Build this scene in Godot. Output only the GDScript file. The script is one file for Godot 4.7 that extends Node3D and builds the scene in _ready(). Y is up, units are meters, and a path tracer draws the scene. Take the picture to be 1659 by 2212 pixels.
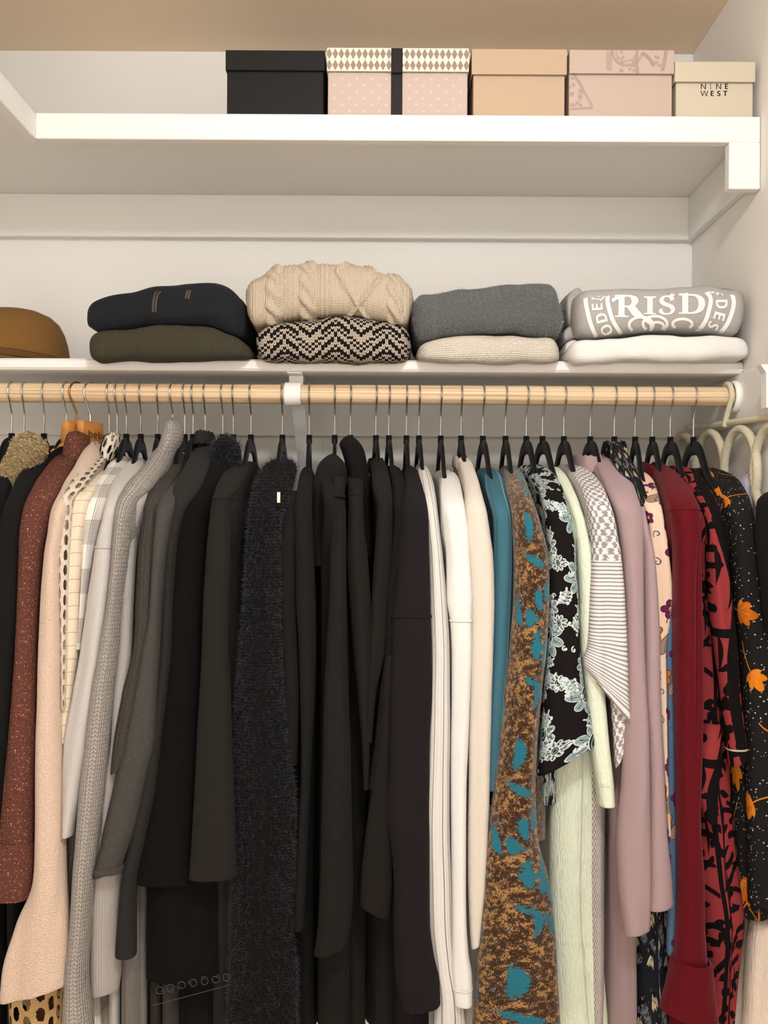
extends Node3D
# A reach-in closet: shelves, boxes, folded knitwear, a wooden rod full of clothes.
# World: y up, floor at 0, eye at 1.5 m looking along -z; "depth" below is -z.

const F := 2000.0          # focal length in pixels of the 1659 x 2212 frame
const CX := 829.5
const HY := 1130.0         # horizon row
const ROLL := 0.0055
const EYE := 1.5
const ROD_Z := 1.6
const BACK_Z := 1.86
const WALL_X := 0.6155
const LEFT_X := -0.92
const CEIL_Y := 2.446

var used := {}
var fold := FastNoiseLite.new()
var fine := FastNoiseLite.new()
var M := {}

# ------------------------------------------------------------------ places
func P(px: float, py: float, d: float) -> Vector3:
	var x := px - CX
	var y := -(py - HY)
	return Vector3((x * cos(ROLL) - y * sin(ROLL)) / F * d, EYE + (x * sin(ROLL) + y * cos(ROLL)) / F * d, -d)

func numbered(n: String) -> String:
	if not used.has(n):
		used[n] = 0
		return n
	used[n] += 1
	return "%s_%03d" % [n, used[n]]

func tag(o: Node, label: String, category: String, group := "") -> Node:
	o.set_meta("label", label)
	o.set_meta("category", category)
	if group:
		o.set_meta("group", group)
	return o

func thing(called: String, at: Vector3, label: String, category: String, group := "") -> Node3D:
	var o := Node3D.new()
	o.name = numbered(called)
	add_child(o)
	o.position = at
	tag(o, label, category, group)
	return o

# a mesh in world coordinates becomes a part of thing o
func part(called: String, mesh: Mesh, m: Material, o: Node3D) -> MeshInstance3D:
	var i := MeshInstance3D.new()
	i.name = called
	i.mesh = mesh
	i.material_override = m
	o.add_child(i, true)
	var base := Vector3.ZERO
	var up: Node = o
	while up is Node3D and up != self:
		base += (up as Node3D).position
		up = up.get_parent()
	i.position = -base
	return i

func struct(called: String, mesh: Mesh, m: Material) -> MeshInstance3D:
	var i := MeshInstance3D.new()
	i.name = called
	i.mesh = mesh
	i.material_override = m
	i.set_meta("kind", "structure")
	add_child(i)
	return i

# ------------------------------------------------------------------ meshes
func grid(pts: PackedVector3Array, uvs: PackedVector2Array, nr: int, nc: int, flip := false) -> ArrayMesh:
	var idx := PackedInt32Array()
	idx.resize((nr - 1) * (nc - 1) * 6)
	var k := 0
	for i in nr - 1:
		for j in nc - 1:
			var a := i * nc + j
			var b := a + 1
			var c := a + nc
			var d := c + 1
			if flip:
				idx[k] = a; idx[k + 1] = c; idx[k + 2] = b; idx[k + 3] = b; idx[k + 4] = c; idx[k + 5] = d
			else:
				idx[k] = a; idx[k + 1] = b; idx[k + 2] = c; idx[k + 3] = b; idx[k + 4] = d; idx[k + 5] = c
			k += 6
	var ar := []
	ar.resize(Mesh.ARRAY_MAX)
	ar[Mesh.ARRAY_VERTEX] = pts
	ar[Mesh.ARRAY_TEX_UV] = uvs
	ar[Mesh.ARRAY_INDEX] = idx
	var st := SurfaceTool.new()
	st.create_from_arrays(ar)
	st.generate_normals()
	return st.commit()

func join(list: Array) -> ArrayMesh:
	var st := SurfaceTool.new()
	for m in list:
		st.append_from(m, 0, Transform3D())
	return st.commit()

# a box with chamfered edges, from lo to hi
func box(lo: Vector3, hi: Vector3, b := 0.0015) -> ArrayMesh:
	var st := SurfaceTool.new()
	st.begin(Mesh.PRIMITIVE_TRIANGLES)
	st.set_smooth_group(-1)
	var c := (lo + hi) / 2
	var h := (hi - lo) / 2
	var f := func(q: Array) -> void:
		var n: Vector3 = (q[1] - q[0]).cross(q[2] - q[0])
		var mid: Vector3 = (q[0] + q[1] + q[2]) / 3.0
		var o := [0, 1, 2, 0, 2, 3] if n.dot(mid) < 0 else [0, 2, 1, 0, 3, 2]
		if q.size() == 3:
			o = o.slice(0, 3)
		for i in o:
			var v: Vector3 = q[i]
			var a := n.abs()
			var uv := Vector2(v.x, -v.y) if a.z >= a.x and a.z >= a.y else (Vector2(v.z, -v.y) if a.x >= a.y else Vector2(v.x, v.z))
			st.set_uv(uv)
			st.add_vertex(c + v)
	for ax in 3:
		var u := (ax + 1) % 3
		var w := (ax + 2) % 3
		for s in [-1, 1]:
			var q := []
			for k in [[-1, -1], [1, -1], [1, 1], [-1, 1]]:
				var v := Vector3()
				v[ax] = s * h[ax]; v[u] = k[0] * (h[u] - b); v[w] = k[1] * (h[w] - b)
				q.append(v)
			f.call(q)
			for s2 in [-1, 1]:
				var e := []
				for k in [[0, -1], [1, -1], [1, 1], [0, 1]]:
					var v := Vector3()
					v[ax] = s * (h[ax] - (0.0 if k[0] == 0 else b)); v[u] = s2 * (h[u] - (b if k[0] == 0 else 0.0)); v[w] = k[1] * (h[w] - b)
					e.append(v)
				f.call(e)
	for sx in [-1, 1]:
		for sy in [-1, 1]:
			for sz in [-1, 1]:
				f.call([Vector3(sx * h.x, sy * (h.y - b), sz * (h.z - b)), Vector3(sx * (h.x - b), sy * h.y, sz * (h.z - b)), Vector3(sx * (h.x - b), sy * (h.y - b), sz * h.z)])
	st.generate_normals()
	return st.commit()

# sweep an ellipse (ra across "side", rb along the other) on a path; radii may be Callables of t
func sweep(path: PackedVector3Array, ra: Variant, rb: Variant, sides := 10, ref := Vector3.UP, closed := false, power := 1.0) -> ArrayMesh:
	var n := path.size()
	var pts := PackedVector3Array()
	var uvs := PackedVector2Array()
	var run := 0.0
	var rows := n + (1 if closed else 0)
	for i in rows:
		var at := path[i % n]
		var nx := path[(i + 1) % n] if closed or i < n - 1 else path[i]
		var pv := path[(i - 1 + n) % n] if closed or i > 0 else path[i]
		var tan := (nx - pv).normalized()
		var side := tan.cross(ref).normalized()
		var up := side.cross(tan)
		var t := float(i) / (rows - 1)
		var a: float = ra.call(t) if ra is Callable else ra
		var b: float = rb.call(t) if rb is Callable else rb
		if i > 0:
			run += path[i % n].distance_to(path[(i - 1) % n])
		for j in sides + 1:
			var g := TAU * j / sides
			var c := cos(g)
			var s := sin(g)
			if power != 1.0:
				c = signf(c) * pow(absf(c), power)
				s = signf(s) * pow(absf(s), power)
			pts.append(at + side * c * a + up * s * b)
			uvs.append(Vector2(float(j) / sides * PI * (a + b), run))
	var m := grid(pts, uvs, rows, sides + 1)
	if closed:
		return m
	var st := SurfaceTool.new()
	st.append_from(m, 0, Transform3D())
	var caps := SurfaceTool.new()
	caps.begin(Mesh.PRIMITIVE_TRIANGLES)
	for e in [0, n - 1]:
		var mid := path[e]
		for j in sides:
			var p := pts[e * (sides + 1) + j]
			var q := pts[e * (sides + 1) + j + 1]
			for v in ([mid, q, p] if e == 0 else [mid, p, q]):
				caps.set_uv(Vector2.ZERO)
				caps.add_vertex(v)
	caps.generate_normals()
	st.append_from(caps.commit(), 0, Transform3D())
	return st.commit()

func smooth(ctrl: Array, per := 8) -> PackedVector3Array:
	var c := Curve3D.new()
	for i in ctrl.size():
		var a: Vector3 = ctrl[maxi(i - 1, 0)]
		var b: Vector3 = ctrl[mini(i + 1, ctrl.size() - 1)]
		c.add_point(ctrl[i], -(b - a) / 6.0, (b - a) / 6.0)
	var out := PackedVector3Array()
	for i in ctrl.size() - 1:
		for k in per:
			out.append(c.sample(i, float(k) / per))
	out.append(ctrl[-1])
	return out

# key rows [y, left, right, y, left, right ...] -> (left, right) at y
func lr(a: Array, y: float) -> Vector2:
	var n := a.size() / 3
	if y <= a[0]:
		return Vector2(a[1], a[2])
	if y >= a[(n - 1) * 3]:
		return Vector2(a[(n - 1) * 3 + 1], a[(n - 1) * 3 + 2])
	var i := 0
	while y > a[(i + 1) * 3]:
		i += 1
	var p := []
	for k in [i - 1, i, i + 1, i + 2]:
		var q: int = clampi(k, 0, n - 1)
		p.append([float(a[q * 3]), Vector2(a[q * 3 + 1], a[q * 3 + 2])])
	var h: float = p[2][0] - p[1][0]
	var t: float = (y - p[1][0]) / h
	var m1: Vector2 = (p[2][1] - p[0][1]) / maxf(p[2][0] - p[0][0], 1.0) * h
	var m2: Vector2 = (p[3][1] - p[1][1]) / maxf(p[3][0] - p[1][0], 1.0) * h
	m1 = m1 * 0.8
	m2 = m2 * 0.8
	var t2 := t * t
	var t3 := t2 * t
	return (2 * t3 - 3 * t2 + 1) * p[1][1] + (t3 - 2 * t2 + t) * m1 + (3 * t2 - 2 * t3) * p[2][1] + (t3 - t2) * m2

# pairs [x, y, x, y ...] -> y at x
func curve(a: Array, x: float) -> float:
	var b := []
	for i in a.size() / 2:
		b.append_array([a[i * 2], a[i * 2 + 1], a[i * 2 + 1]])
	return lr(b, x).x

# ------------------------------------------------------------------ cloth
# a hanging tube of cloth (sleeve, hood, hem panel): rows in pixels at depth z, half-depth td
func tube(g: Dictionary) -> ArrayMesh:
	var rows: Array = g.rows
	var y0: float = g.get("y0", rows[0])
	var y1: float = g.get("y1", rows[-3])
	var z: float = g.z
	var td: float = g.get("td", 0.017)
	var entry: float = g.get("entry", 85.0)
	var deep: float = g.get("deep", 0.03)
	var grow: float = g.get("grow", 1.0)
	var slant: float = g.get("slant", 0.0)
	var amp: float = g.get("amp", 0.0042)
	var fq: float = g.get("fq", 22.0)
	var sd: float = g.get("seed", 1.0)
	var sq: float = g.get("sq", 0.75)
	var step: float = g.get("step", 7.0)
	var round_top: bool = g.get("round", false)
	var follow: bool = g.get("follow", false)
	var n := 40
	var nr := maxi(3, int((y1 - y0) / step) + 1)
	var run := 0.0
	var was := Vector3.INF
	var pts := PackedVector3Array()
	var uvs := PackedVector2Array()
	var mean := 0.0
	for i in 8:
		var q := lr(rows, lerpf(y0, y1, i / 7.0))
		mean += (q.y - q.x) / F * z / 8.0
	var per := 2.0 * (mean + 1.6 * td)
	var total := nr + 3
	for i in total:
		var ii := mini(i, nr - 1)
		var y := lerpf(y0, y1, float(ii) / (nr - 1))
		var q := lr(rows, y)
		var e := clampf((y - y0) / entry, 0, 1)
		var zy := z
		if follow:
			var tt := clampf((y - rows[0]) / (g.tip - rows[0]), 0, 1)
			zy = lerpf(ROD_Z - 0.022, z, pow(sin(tt * PI / 2), g.get("pw", 0.85)))
		var zc := zy + td + pow(1 - e, 1.6) * deep
		var w := (q.y - q.x) / 2 / F * zc * grow * (lerpf(0.8, 1, sqrt(e)) if not round_top else sqrt(1.0 - (1.0 - e) * (1.0 - e)))
		var dd := td * grow * (1.0 if not round_top else maxf(0.1, sqrt(1.0 - (1.0 - e) * (1.0 - e))))
		if i >= nr:
			var s: float = [0.97, 0.88, 0.6][i - nr]
			w *= s
			dd *= s
		var lift: float = 0.0 if i < nr else [-1.5, 2.0, 14.0][i - nr]
		var wgt := smoothstep(y1 - 170.0, y1, y)
		var c := P((q.x + q.y) / 2, y - lift, zc)
		if was.is_finite():
			run += was.distance_to(c)
		was = c
		var ramp := clampf((y - rows[0]) / 120.0, 0.15, 1)
		var ny := y / F * 1.4
		for j in n + 1:
			var a := TAU * j / n + PI / 2      # starts at the back
			var co := cos(a)
			var si := sin(a)
			var lx := signf(co) * pow(absf(co), sq) * w
			var lz := signf(si) * pow(absf(si), 0.85) * dd
			var f := fold.get_noise_3d(lx * fq * 20.0, ny * 26.0, sd * 37.0) * amp * ramp * 2.2
			f += fine.get_noise_3d(a * 6.0, ny * 130.0, sd * 11.0) * amp * 0.25
			var side := co * f * 0.5
			var sl := slant * (lx / maxf(w, 0.001)) * wgt / F * z
			pts.append(c + Vector3(lx + side, -sl, -(lz + si * f)))
			uvs.append(Vector2((float(j) / n - 0.5) * per, run))
	return grid(pts, uvs, total, n + 1, g.get("flip", false))

# the body of a hung garment: shoulders that slope forward from the hanger's neck, then the flat hanging body
func shell(g: Dictionary) -> ArrayMesh:
	var rows: Array = g.rows
	var yt: float = g.get("top", rows[0])
	var tip: float = g.tip
	var zt: float = g.z
	var zb: float = g.get("zb", zt + 0.05)
	var body: Array = g.get("body", [])
	var end: float = g.get("end", body[-3] if body else 2250.0)
	var neck := P(g.neck, 945, ROD_Z).x
	var hm: float = g.get("hm", 0.009)
	var amp: float = g.get("amp", 0.003)
	var sd: float = g.get("seed", 1.0) + 100.0
	var slant: float = g.get("bslant", 0.0)
	var pw: float = g.get("pw", 0.85)
	var ql := lr(rows, tip)
	var qm := (ql.x + ql.y) / 2
	var qw: float = (ql.y - ql.x) / 2 * g.get("bw", 0.8)
	var ka := 22
	var nd: float = g.get("td", 0.017) * 1.25
	var n := ka * 2
	var inset: float = g.get("inset", 0.0)
	var run := 0.0
	var was := Vector3.INF
	var pts := PackedVector3Array()
	var uvs := PackedVector2Array()
	var ys := PackedFloat32Array()
	var y := yt
	while y < end:
		ys.append(y)
		y += 4.0 if y < yt + 40 else (7.0 if y < tip + 100 else 11.0)
	ys.append(end)
	ys.append(end)
	var nr := ys.size()
	for i in nr:
		y = ys[i]
		var t := clampf((y - yt) / (tip - yt), 0, 1)
		var zf := lerpf(ROD_Z - 0.022, zt, pow(sin(t * PI / 2), pw))
		var q: Vector2
		if y <= tip:
			q = lr(rows, y)
		else:
			var b := smoothstep(tip + 20, tip + 120, y)
			var to := lr(body, y) if body else Vector2(qm - qw, qm + qw)
			q = lr(rows, tip).lerp(to, b)
			zf = lerpf(zt, zb, smoothstep(tip + 10, tip + 150, y))
		var cap := pow(clampf((y - yt + 0.6) / 22.0, 0.0, 1.0), 0.5)
		var w := (q.y - q.x) / 2 / F * zf * cap
		if i == nr - 1:
			w *= 0.1
		zf += inset * smoothstep(yt, yt + 40.0, y)
		w *= 1.0 - 0.06 * signf(inset)
		var front := P((q.x + q.y) / 2, y, zf)
		if was.is_finite():
			run += was.distance_to(front)
		was = front
		var zk := minf(2.0 * ROD_Z - zf, 1.82)
		var ramp := clampf((y - tip) / 200.0, 0.1, 1.0)
		var wgt := smoothstep(end - 200.0, end, y)
		for j in n + 1:
			var a := PI + TAU * j / n          # starts at the back
			var k := pow((1 - cos(a)) / 2.0, 1.6)
			var d := lerpf(zf, zk, k)
			var h := lerpf(w, minf(w, hm) if y < tip + 120 else lerpf(w, g.get("hb", hm), 0.6), smoothstep(zf, ROD_Z, d))
			var nose := minf(1.0, (d - zf) / nd)
			var tail := minf(1.0, (zk - d) / 0.03)
			var sh := signf(sin(a)) * pow(maxf(0.0, 1.0 - pow(1.0 - nose, 2.2)), 0.62) * sqrt(tail) if j % n != 0 else 0.0
			var cxx := lerpf(front.x, neck, clampf((d - zf) / maxf(ROD_Z - zf, 0.001), 0, 1.3))
			var f := fold.get_noise_3d(d * 420.0, run * 22.0, sd * 31.0 + signf(sin(a)) * 9.0) * amp * ramp * 2.0
			var sl := slant * (1.0 - 2.0 * k) * wgt / F * zf
			pts.append(Vector3(cxx + sh * (h + f), front.y + (sl if slant else 0.0), -d))
			uvs.append(Vector2((float(j) / n - 0.5) * 0.9, run))
	return grid(pts, uvs, nr, n + 1, g.get("flip", false))

# a folded garment lying on a shelf: silhouette curves in pixels, front at zf, back at zk
func pillow(g: Dictionary) -> ArrayMesh:
	var top: Array = g.top
	var bot: Array = g.bot
	var zf: float = g.zf
	var zk: float = g.get("zk", 1.80)
	var floor_y: float = g.get("floor", -1.0)
	var edge: float = g.get("edge", 1.585)
	var disp: Variant = g.get("disp")
	var amp: float = g.get("amp", 0.003)
	var sd: float = g.get("seed", 1.0)
	var x0: float = minf(top[0], bot[0])
	var x1: float = maxf(top[-2], bot[-2])
	var nx: int = g.get("nx", 90)
	var m: int = g.get("sides", 56)
	var pts := PackedVector3Array()
	var uvs := PackedVector2Array()
	for i in nx + 1:
		var t := float(i) / nx
		t = lerpf(t, 0.5 - 0.5 * cos(t * PI), 0.8) if g.get("dense", true) else t
		var x := lerpf(x0, x1, t)
		var e := pow(maxf(1.0 - pow(absf(2 * t - 1), 14.0), 0.0), 0.5)
		var hh0: float = (curve(bot, x) - curve(top, x)) / 2
		var mid: float = (curve(bot, x) + curve(top, x)) / 2
		var zc := zf + 0.022
		var c := P(x, mid, zc)
		var hh := maxf(hh0 / F * zc * pow(e, 0.7), 0.0003)
		var rz := minf(hh, 0.045) * 0.6 + 0.006
		var zs := zf + rz + (1.0 - e) * 0.06
		var zb := zk - rz - (1.0 - e) * 0.05
		var arc := 0.0
		var last := Vector3()
		var first := pts.size()
		for j in m + 1:
			# round the loop from the back over the top, the front and under
			var a := TAU * j / m
			var u := cos(a)                      # 1 back, -1 front
			var v := sin(a)                      # 1 top
			var yy := signf(v) * pow(absf(v), 0.62) * hh
			var zz: float
			if u < 0:
				zz = lerpf((zs + zb) / 2, zs, minf(1.0, -u * 1.9)) - rz * maxf(0.0, (-u - 0.25) / 0.75) ** 0.8
			else:
				zz = lerpf((zs + zb) / 2, zb, minf(1.0, u * 1.9)) + rz * maxf(0.0, (u - 0.25) / 0.75) ** 0.8
			var p := Vector3(c.x, c.y + yy, -zz)
			var nrm := Vector3(0, v, -u).normalized()
			if g.has("sag"):
				p.y -= g.sag * smoothstep(zf + 0.03, zk, zz) * maxf(v, 0.0)
			var f := fold.get_noise_3d(x * 0.17, yy * 300.0 + zz * 220.0, sd * 53.0) * amp * 1.6
			p += nrm * f * e
			if j > 0:
				arc += p.distance_to(last)
			last = p
			pts.append(p)
			uvs.append(Vector2(c.x, arc))
		# measure v from the front
		var mid_arc := uvs[first + m / 2].y
		for j in m + 1:
			var k := first + j
			uvs[k] = Vector2(uvs[k].x, uvs[k].y - mid_arc)
			var a := TAU * j / m
			if disp != null:
				pts[k] += Vector3(0, sin(a), -cos(a)).normalized() * (disp as Callable).call(uvs[k].x, uvs[k].y) * e
			if floor_y > 0 and -pts[k].z > edge - 0.006:
				pts[k].y = maxf(pts[k].y, floor_y + 0.0006)
	g.grid = pts
	return grid(pts, uvs, nx + 1, m + 1, true)

# where a pixel meets the front of a folded garment
func on_pillow(g: Dictionary, px: float, py: float, out := 0.0012) -> Vector3:
	var a := meet(g, px, py)
	if not a.is_finite():
		# slivers of the mesh can be missed: take the mean of the nearest rows that are met
		var up := Vector3.INF
		var down := Vector3.INF
		for k in 9:
			if not up.is_finite():
				up = meet(g, px, py - 1.5 * (k + 1))
			if not down.is_finite():
				down = meet(g, px, py + 1.5 * (k + 1))
		a = (up + down) / 2.0 if up.is_finite() and down.is_finite() else (up if up.is_finite() else down)
	if not a.is_finite():
		return Vector3.INF
	return a - (P(px, py, 1.0) - Vector3(0, EYE, 0)).normalized() * out

# picture place of a point
func seen(v: Vector3) -> Vector2:
	var x := v.x / -v.z * F
	var y := (v.y - EYE) / -v.z * F
	return Vector2(CX + x * cos(ROLL) + y * sin(ROLL), HY - (y * cos(ROLL) - x * sin(ROLL)))

# where one cross-section of the fold shows at row py, from its crest down its front
func on_section(g: Dictionary, i: int, py: float) -> Vector3:
	var m: int = g.get("sides", 56)
	var pts: PackedVector3Array = g.grid
	var a := pts[i * (m + 1) + m / 4]
	var ya := seen(a).y
	for j in range(m / 4 + 1, m * 3 / 4 + 1):
		var b := pts[i * (m + 1) + j]
		var yb := seen(b).y
		if py >= minf(ya, yb) and py <= maxf(ya, yb) and -b.z < g.zf + 0.06:
			return a.lerp(b, (py - ya) / (yb - ya) if absf(yb - ya) > 0.001 else 0.5)
		a = b
		ya = yb
	return Vector3.INF

func meet(g: Dictionary, px: float, py: float) -> Vector3:
	var nx: int = g.get("nx", 90)
	var lo := 0
	var hi := nx
	var m: int = g.get("sides", 56)
	var pts: PackedVector3Array = g.grid
	while hi - lo > 1:
		var c := (lo + hi) / 2
		if seen(pts[c * (m + 1) + m / 2]).x <= px:
			lo = c
		else:
			hi = c
	var a := on_section(g, lo, py)
	var b := on_section(g, hi, py)
	if not a.is_finite() or not b.is_finite():
		return Vector3.INF
	var xa := seen(a).x
	var xb := seen(b).x
	return a.lerp(b, (px - xa) / (xb - xa) if absf(xb - xa) > 0.001 else 0.5)

# thin strands standing on a cloth surface: one scattered part of kind stuff
func fuzz(o: Node3D, from: MeshInstance3D, count: int, length: float, width: float, m: Material, sd: int, called := "fuzz", lie := 0.8, curl := 0.5) -> void:
	var ar := from.mesh.surface_get_arrays(0)
	var v: PackedVector3Array = ar[Mesh.ARRAY_VERTEX]
	var nn: PackedVector3Array = ar[Mesh.ARRAY_NORMAL]
	var rng := RandomNumberGenerator.new()
	rng.seed = sd
	var strand := ArrayMesh.new()
	var st := SurfaceTool.new()
	st.begin(Mesh.PRIMITIVE_TRIANGLES)
	var pr := []
	for i in 4:
		var t := i / 3.0
		var mid := Vector3(curl * sin(t * 2.2) * 0.6, t * (1.0 - 0.3 * curl * t), curl * t * t * 0.5)
		pr.append([mid - Vector3(width / length * (1 - t * 0.8), 0, 0), mid + Vector3(width / length * (1 - t * 0.8), 0, 0)])
	for i in 3:
		for q in [pr[i][0], pr[i + 1][0], pr[i][1], pr[i][1], pr[i + 1][0], pr[i + 1][1]]:
			st.add_vertex(q)
	st.generate_normals()
	strand = st.commit()
	strand.surface_set_material(0, m)
	var mm := MultiMesh.new()
	mm.transform_format = MultiMesh.TRANSFORM_3D
	mm.mesh = strand
	mm.instance_count = count
	var i := 0
	var tries := 0
	while i < count and tries < count * 6:
		tries += 1
		var k := rng.randi() % v.size()
		var n := nn[k]
		if n.z < -0.3 and tries < count * 5:
			continue
		var k2 := clampi(k + rng.randi_range(-1, 1), 0, v.size() - 1)
		var p := v[k].lerp(v[k2], rng.randf()) if v[k].distance_to(v[k2]) < 0.02 else v[k]
		var dir := (n + Vector3(rng.randf_range(-1, 1), rng.randf_range(-1.3, 0.5), rng.randf_range(-1, 1)) * lie).normalized()
		var x := dir.cross(Vector3(rng.randf_range(-1, 1), rng.randf_range(-1, 1), rng.randf_range(-1, 1))).normalized()
		var l := length * rng.randf_range(0.5, 1.2)
		mm.set_instance_transform(i, Transform3D(Basis(x, dir, x.cross(dir)).scaled_local(Vector3(l, l, l)), p))
		i += 1
	var r := MultiMeshInstance3D.new()
	r.name = called
	r.multimesh = mm
	r.material_override = m
	r.set_meta("kind", "stuff")
	o.add_child(r, true)
	r.position = from.position

# ------------------------------------------------------------------ pictures of cloth, wood and print
func paint(w: int, h: int, f: Callable) -> Image:
	var b := PackedByteArray()
	b.resize(w * h * 3)
	var k := 0
	for y in h:
		for x in w:
			var c: Color = f.call(x, y)
			b[k] = int(clampf(c.r, 0, 1) * 255.0)
			b[k + 1] = int(clampf(c.g, 0, 1) * 255.0)
			b[k + 2] = int(clampf(c.b, 0, 1) * 255.0)
			k += 3
	return Image.create_from_data(w, h, false, Image.FORMAT_RGB8, b)

func gray(w: int, h: int, f: Callable) -> Image:
	var b := PackedByteArray()
	b.resize(w * h)
	var k := 0
	for y in h:
		for x in w:
			b[k] = int(clampf(f.call(x, y), 0, 1) * 255.0)
			k += 1
	return Image.create_from_data(w, h, false, Image.FORMAT_L8, b)

func tx(im: Image) -> ImageTexture:
	return ImageTexture.create_from_image(im)

# seamless noise as bytes
func cloud(w: int, h: int, freq: float, sd: int, oct := 3, kind := FastNoiseLite.TYPE_SIMPLEX_SMOOTH, jitter := 1.0) -> PackedByteArray:
	var n := FastNoiseLite.new()
	n.seed = sd
	n.noise_type = kind
	n.frequency = freq
	n.fractal_octaves = oct
	n.cellular_jitter = jitter
	var im := n.get_seamless_image(w, h)
	im.convert(Image.FORMAT_L8)
	return im.get_data()

func span(im: Image, x0: int, x1: int, y: int, c: Color) -> void:
	var w := im.get_width()
	var h := im.get_height()
	if x1 <= x0:
		return
	y = posmod(y, h)
	x1 = mini(x1, x0 + w)
	var a := posmod(x0, w)
	var l := x1 - x0
	var l1 := mini(l, w - a)
	im.fill_rect(Rect2i(a, y, l1, 1), c)
	if l > l1:
		im.fill_rect(Rect2i(0, y, l - l1, 1), c)

# a filled, turned ellipse that wraps round the tile
func ell(im: Image, cx: float, cy: float, rx: float, ry: float, turn: float, c: Color) -> void:
	var s := sin(turn)
	var k := cos(turn)
	var hy := sqrt(rx * rx * s * s + ry * ry * k * k)
	for yy in range(int(floor(cy - hy)), int(ceil(cy + hy)) + 1):
		var dy := yy - cy
		var a := k * k / (rx * rx) + s * s / (ry * ry)
		var b := 2.0 * dy * s * k * (1.0 / (rx * rx) - 1.0 / (ry * ry))
		var d := dy * dy * (s * s / (rx * rx) + k * k / (ry * ry)) - 1.0
		var q := b * b - 4 * a * d
		if q <= 0:
			continue
		var r := sqrt(q)
		span(im, int(round(cx + (-b - r) / (2 * a))), int(round(cx + (-b + r) / (2 * a))), yy, c)

func stroke(im: Image, p: PackedVector2Array, w: float, c: Color, taper := false) -> void:
	for i in p.size() - 1:
		var l := p[i].distance_to(p[i + 1])
		var k := maxi(1, int(l / maxf(w * 0.35, 0.7)))
		for j in k:
			var t := float(j) / k
			var a := p[i].lerp(p[i + 1], t)
			var u := (i + t) / (p.size() - 1)
			var r := w * (1.0 if not taper else maxf(0.15, sin(u * PI)))
			ell(im, a.x, a.y, r, r, 0, c)

func arcs(cx: float, cy: float, r0: float, r1: float, a0: float, a1: float, n := 18) -> PackedVector2Array:
	var p := PackedVector2Array()
	for i in n + 1:
		var t := float(i) / n
		p.append(Vector2(cx, cy) + Vector2.from_angle(lerpf(a0, a1, t)) * lerpf(r0, r1, t))
	return p

func bez(a: Vector2, b: Vector2, c: Vector2, n := 14) -> PackedVector2Array:
	var p := PackedVector2Array()
	for i in n + 1:
		var t := float(i) / n
		p.append(a.lerp(b, t).lerp(b.lerp(c, t), t))
	return p

func petal(im: Image, at: Vector2, dir: float, l: float, w: float, c: Color, rim: Color, edge := 2.0) -> void:
	var m := at + Vector2.from_angle(dir) * l * 0.5
	ell(im, m.x, m.y, l * 0.5 + edge, w * 0.5 + edge, dir, rim)
	ell(im, m.x, m.y, l * 0.5, w * 0.5, dir, c)

func leaf(im: Image, at: Vector2, dir: float, s: float, c: Color, c2: Color, rng: RandomNumberGenerator) -> void:
	for k in 5:
		var a := dir + (k - 2) * 0.62
		var l: float = s * [0.55, 0.8, 1.0, 0.8, 0.55][k]
		var m := at + Vector2.from_angle(a) * l * 0.45
		ell(im, m.x, m.y, l * 0.52, l * 0.24, a, c if rng.randf() < 0.6 else c2)
	for k in 5:
		var a := dir + (k - 2) * 0.62
		stroke(im, PackedVector2Array([at, at + Vector2.from_angle(a) * s * 0.6]), s * 0.016, c2.lightened(0.25))
	stroke(im, bez(at, at - Vector2.from_angle(dir) * s * 0.7, at - Vector2.from_angle(dir + 0.25) * s * 1.5), s * 0.03, c)

# material: colour or picture, tile size in metres, relief in centimetres
func mat(c: Color, rough: float, o := {}) -> StandardMaterial3D:
	var m := StandardMaterial3D.new()
	m.albedo_color = c
	m.roughness = rough
	m.metallic_specular = o.get("spec", 0.25)
	var tile: Vector2 = o.get("tile", Vector2(0.1, 0.1))
	m.uv1_scale = Vector3(1.0 / tile.x, 1.0 / tile.y, 1)
	if o.has("tex"):
		m.albedo_texture = o.tex
	if o.has("bump"):
		m.heightmap_enabled = true
		m.heightmap_texture = o.bump
		m.heightmap_scale = o.get("deep", 0.1)
	if o.has("sheen"):
		m.rim_enabled = true
		m.rim = o.sheen
		m.rim_tint = o.get("tint", 0.5)
	if o.has("metal"):
		m.metallic = o.metal
	if o.has("tri"):
		m.uv1_triplanar = true
		m.uv1_world_triplanar = true
		m.uv1_scale = Vector3.ONE / o.tri
	if o.has("cut"):
		m.transparency = BaseMaterial3D.TRANSPARENCY_ALPHA_SCISSOR
		m.alpha_scissor_threshold = 0.5
		m.cull_mode = BaseMaterial3D.CULL_DISABLED
	return m

var B := {}      # reliefs shared by many cloths

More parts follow.
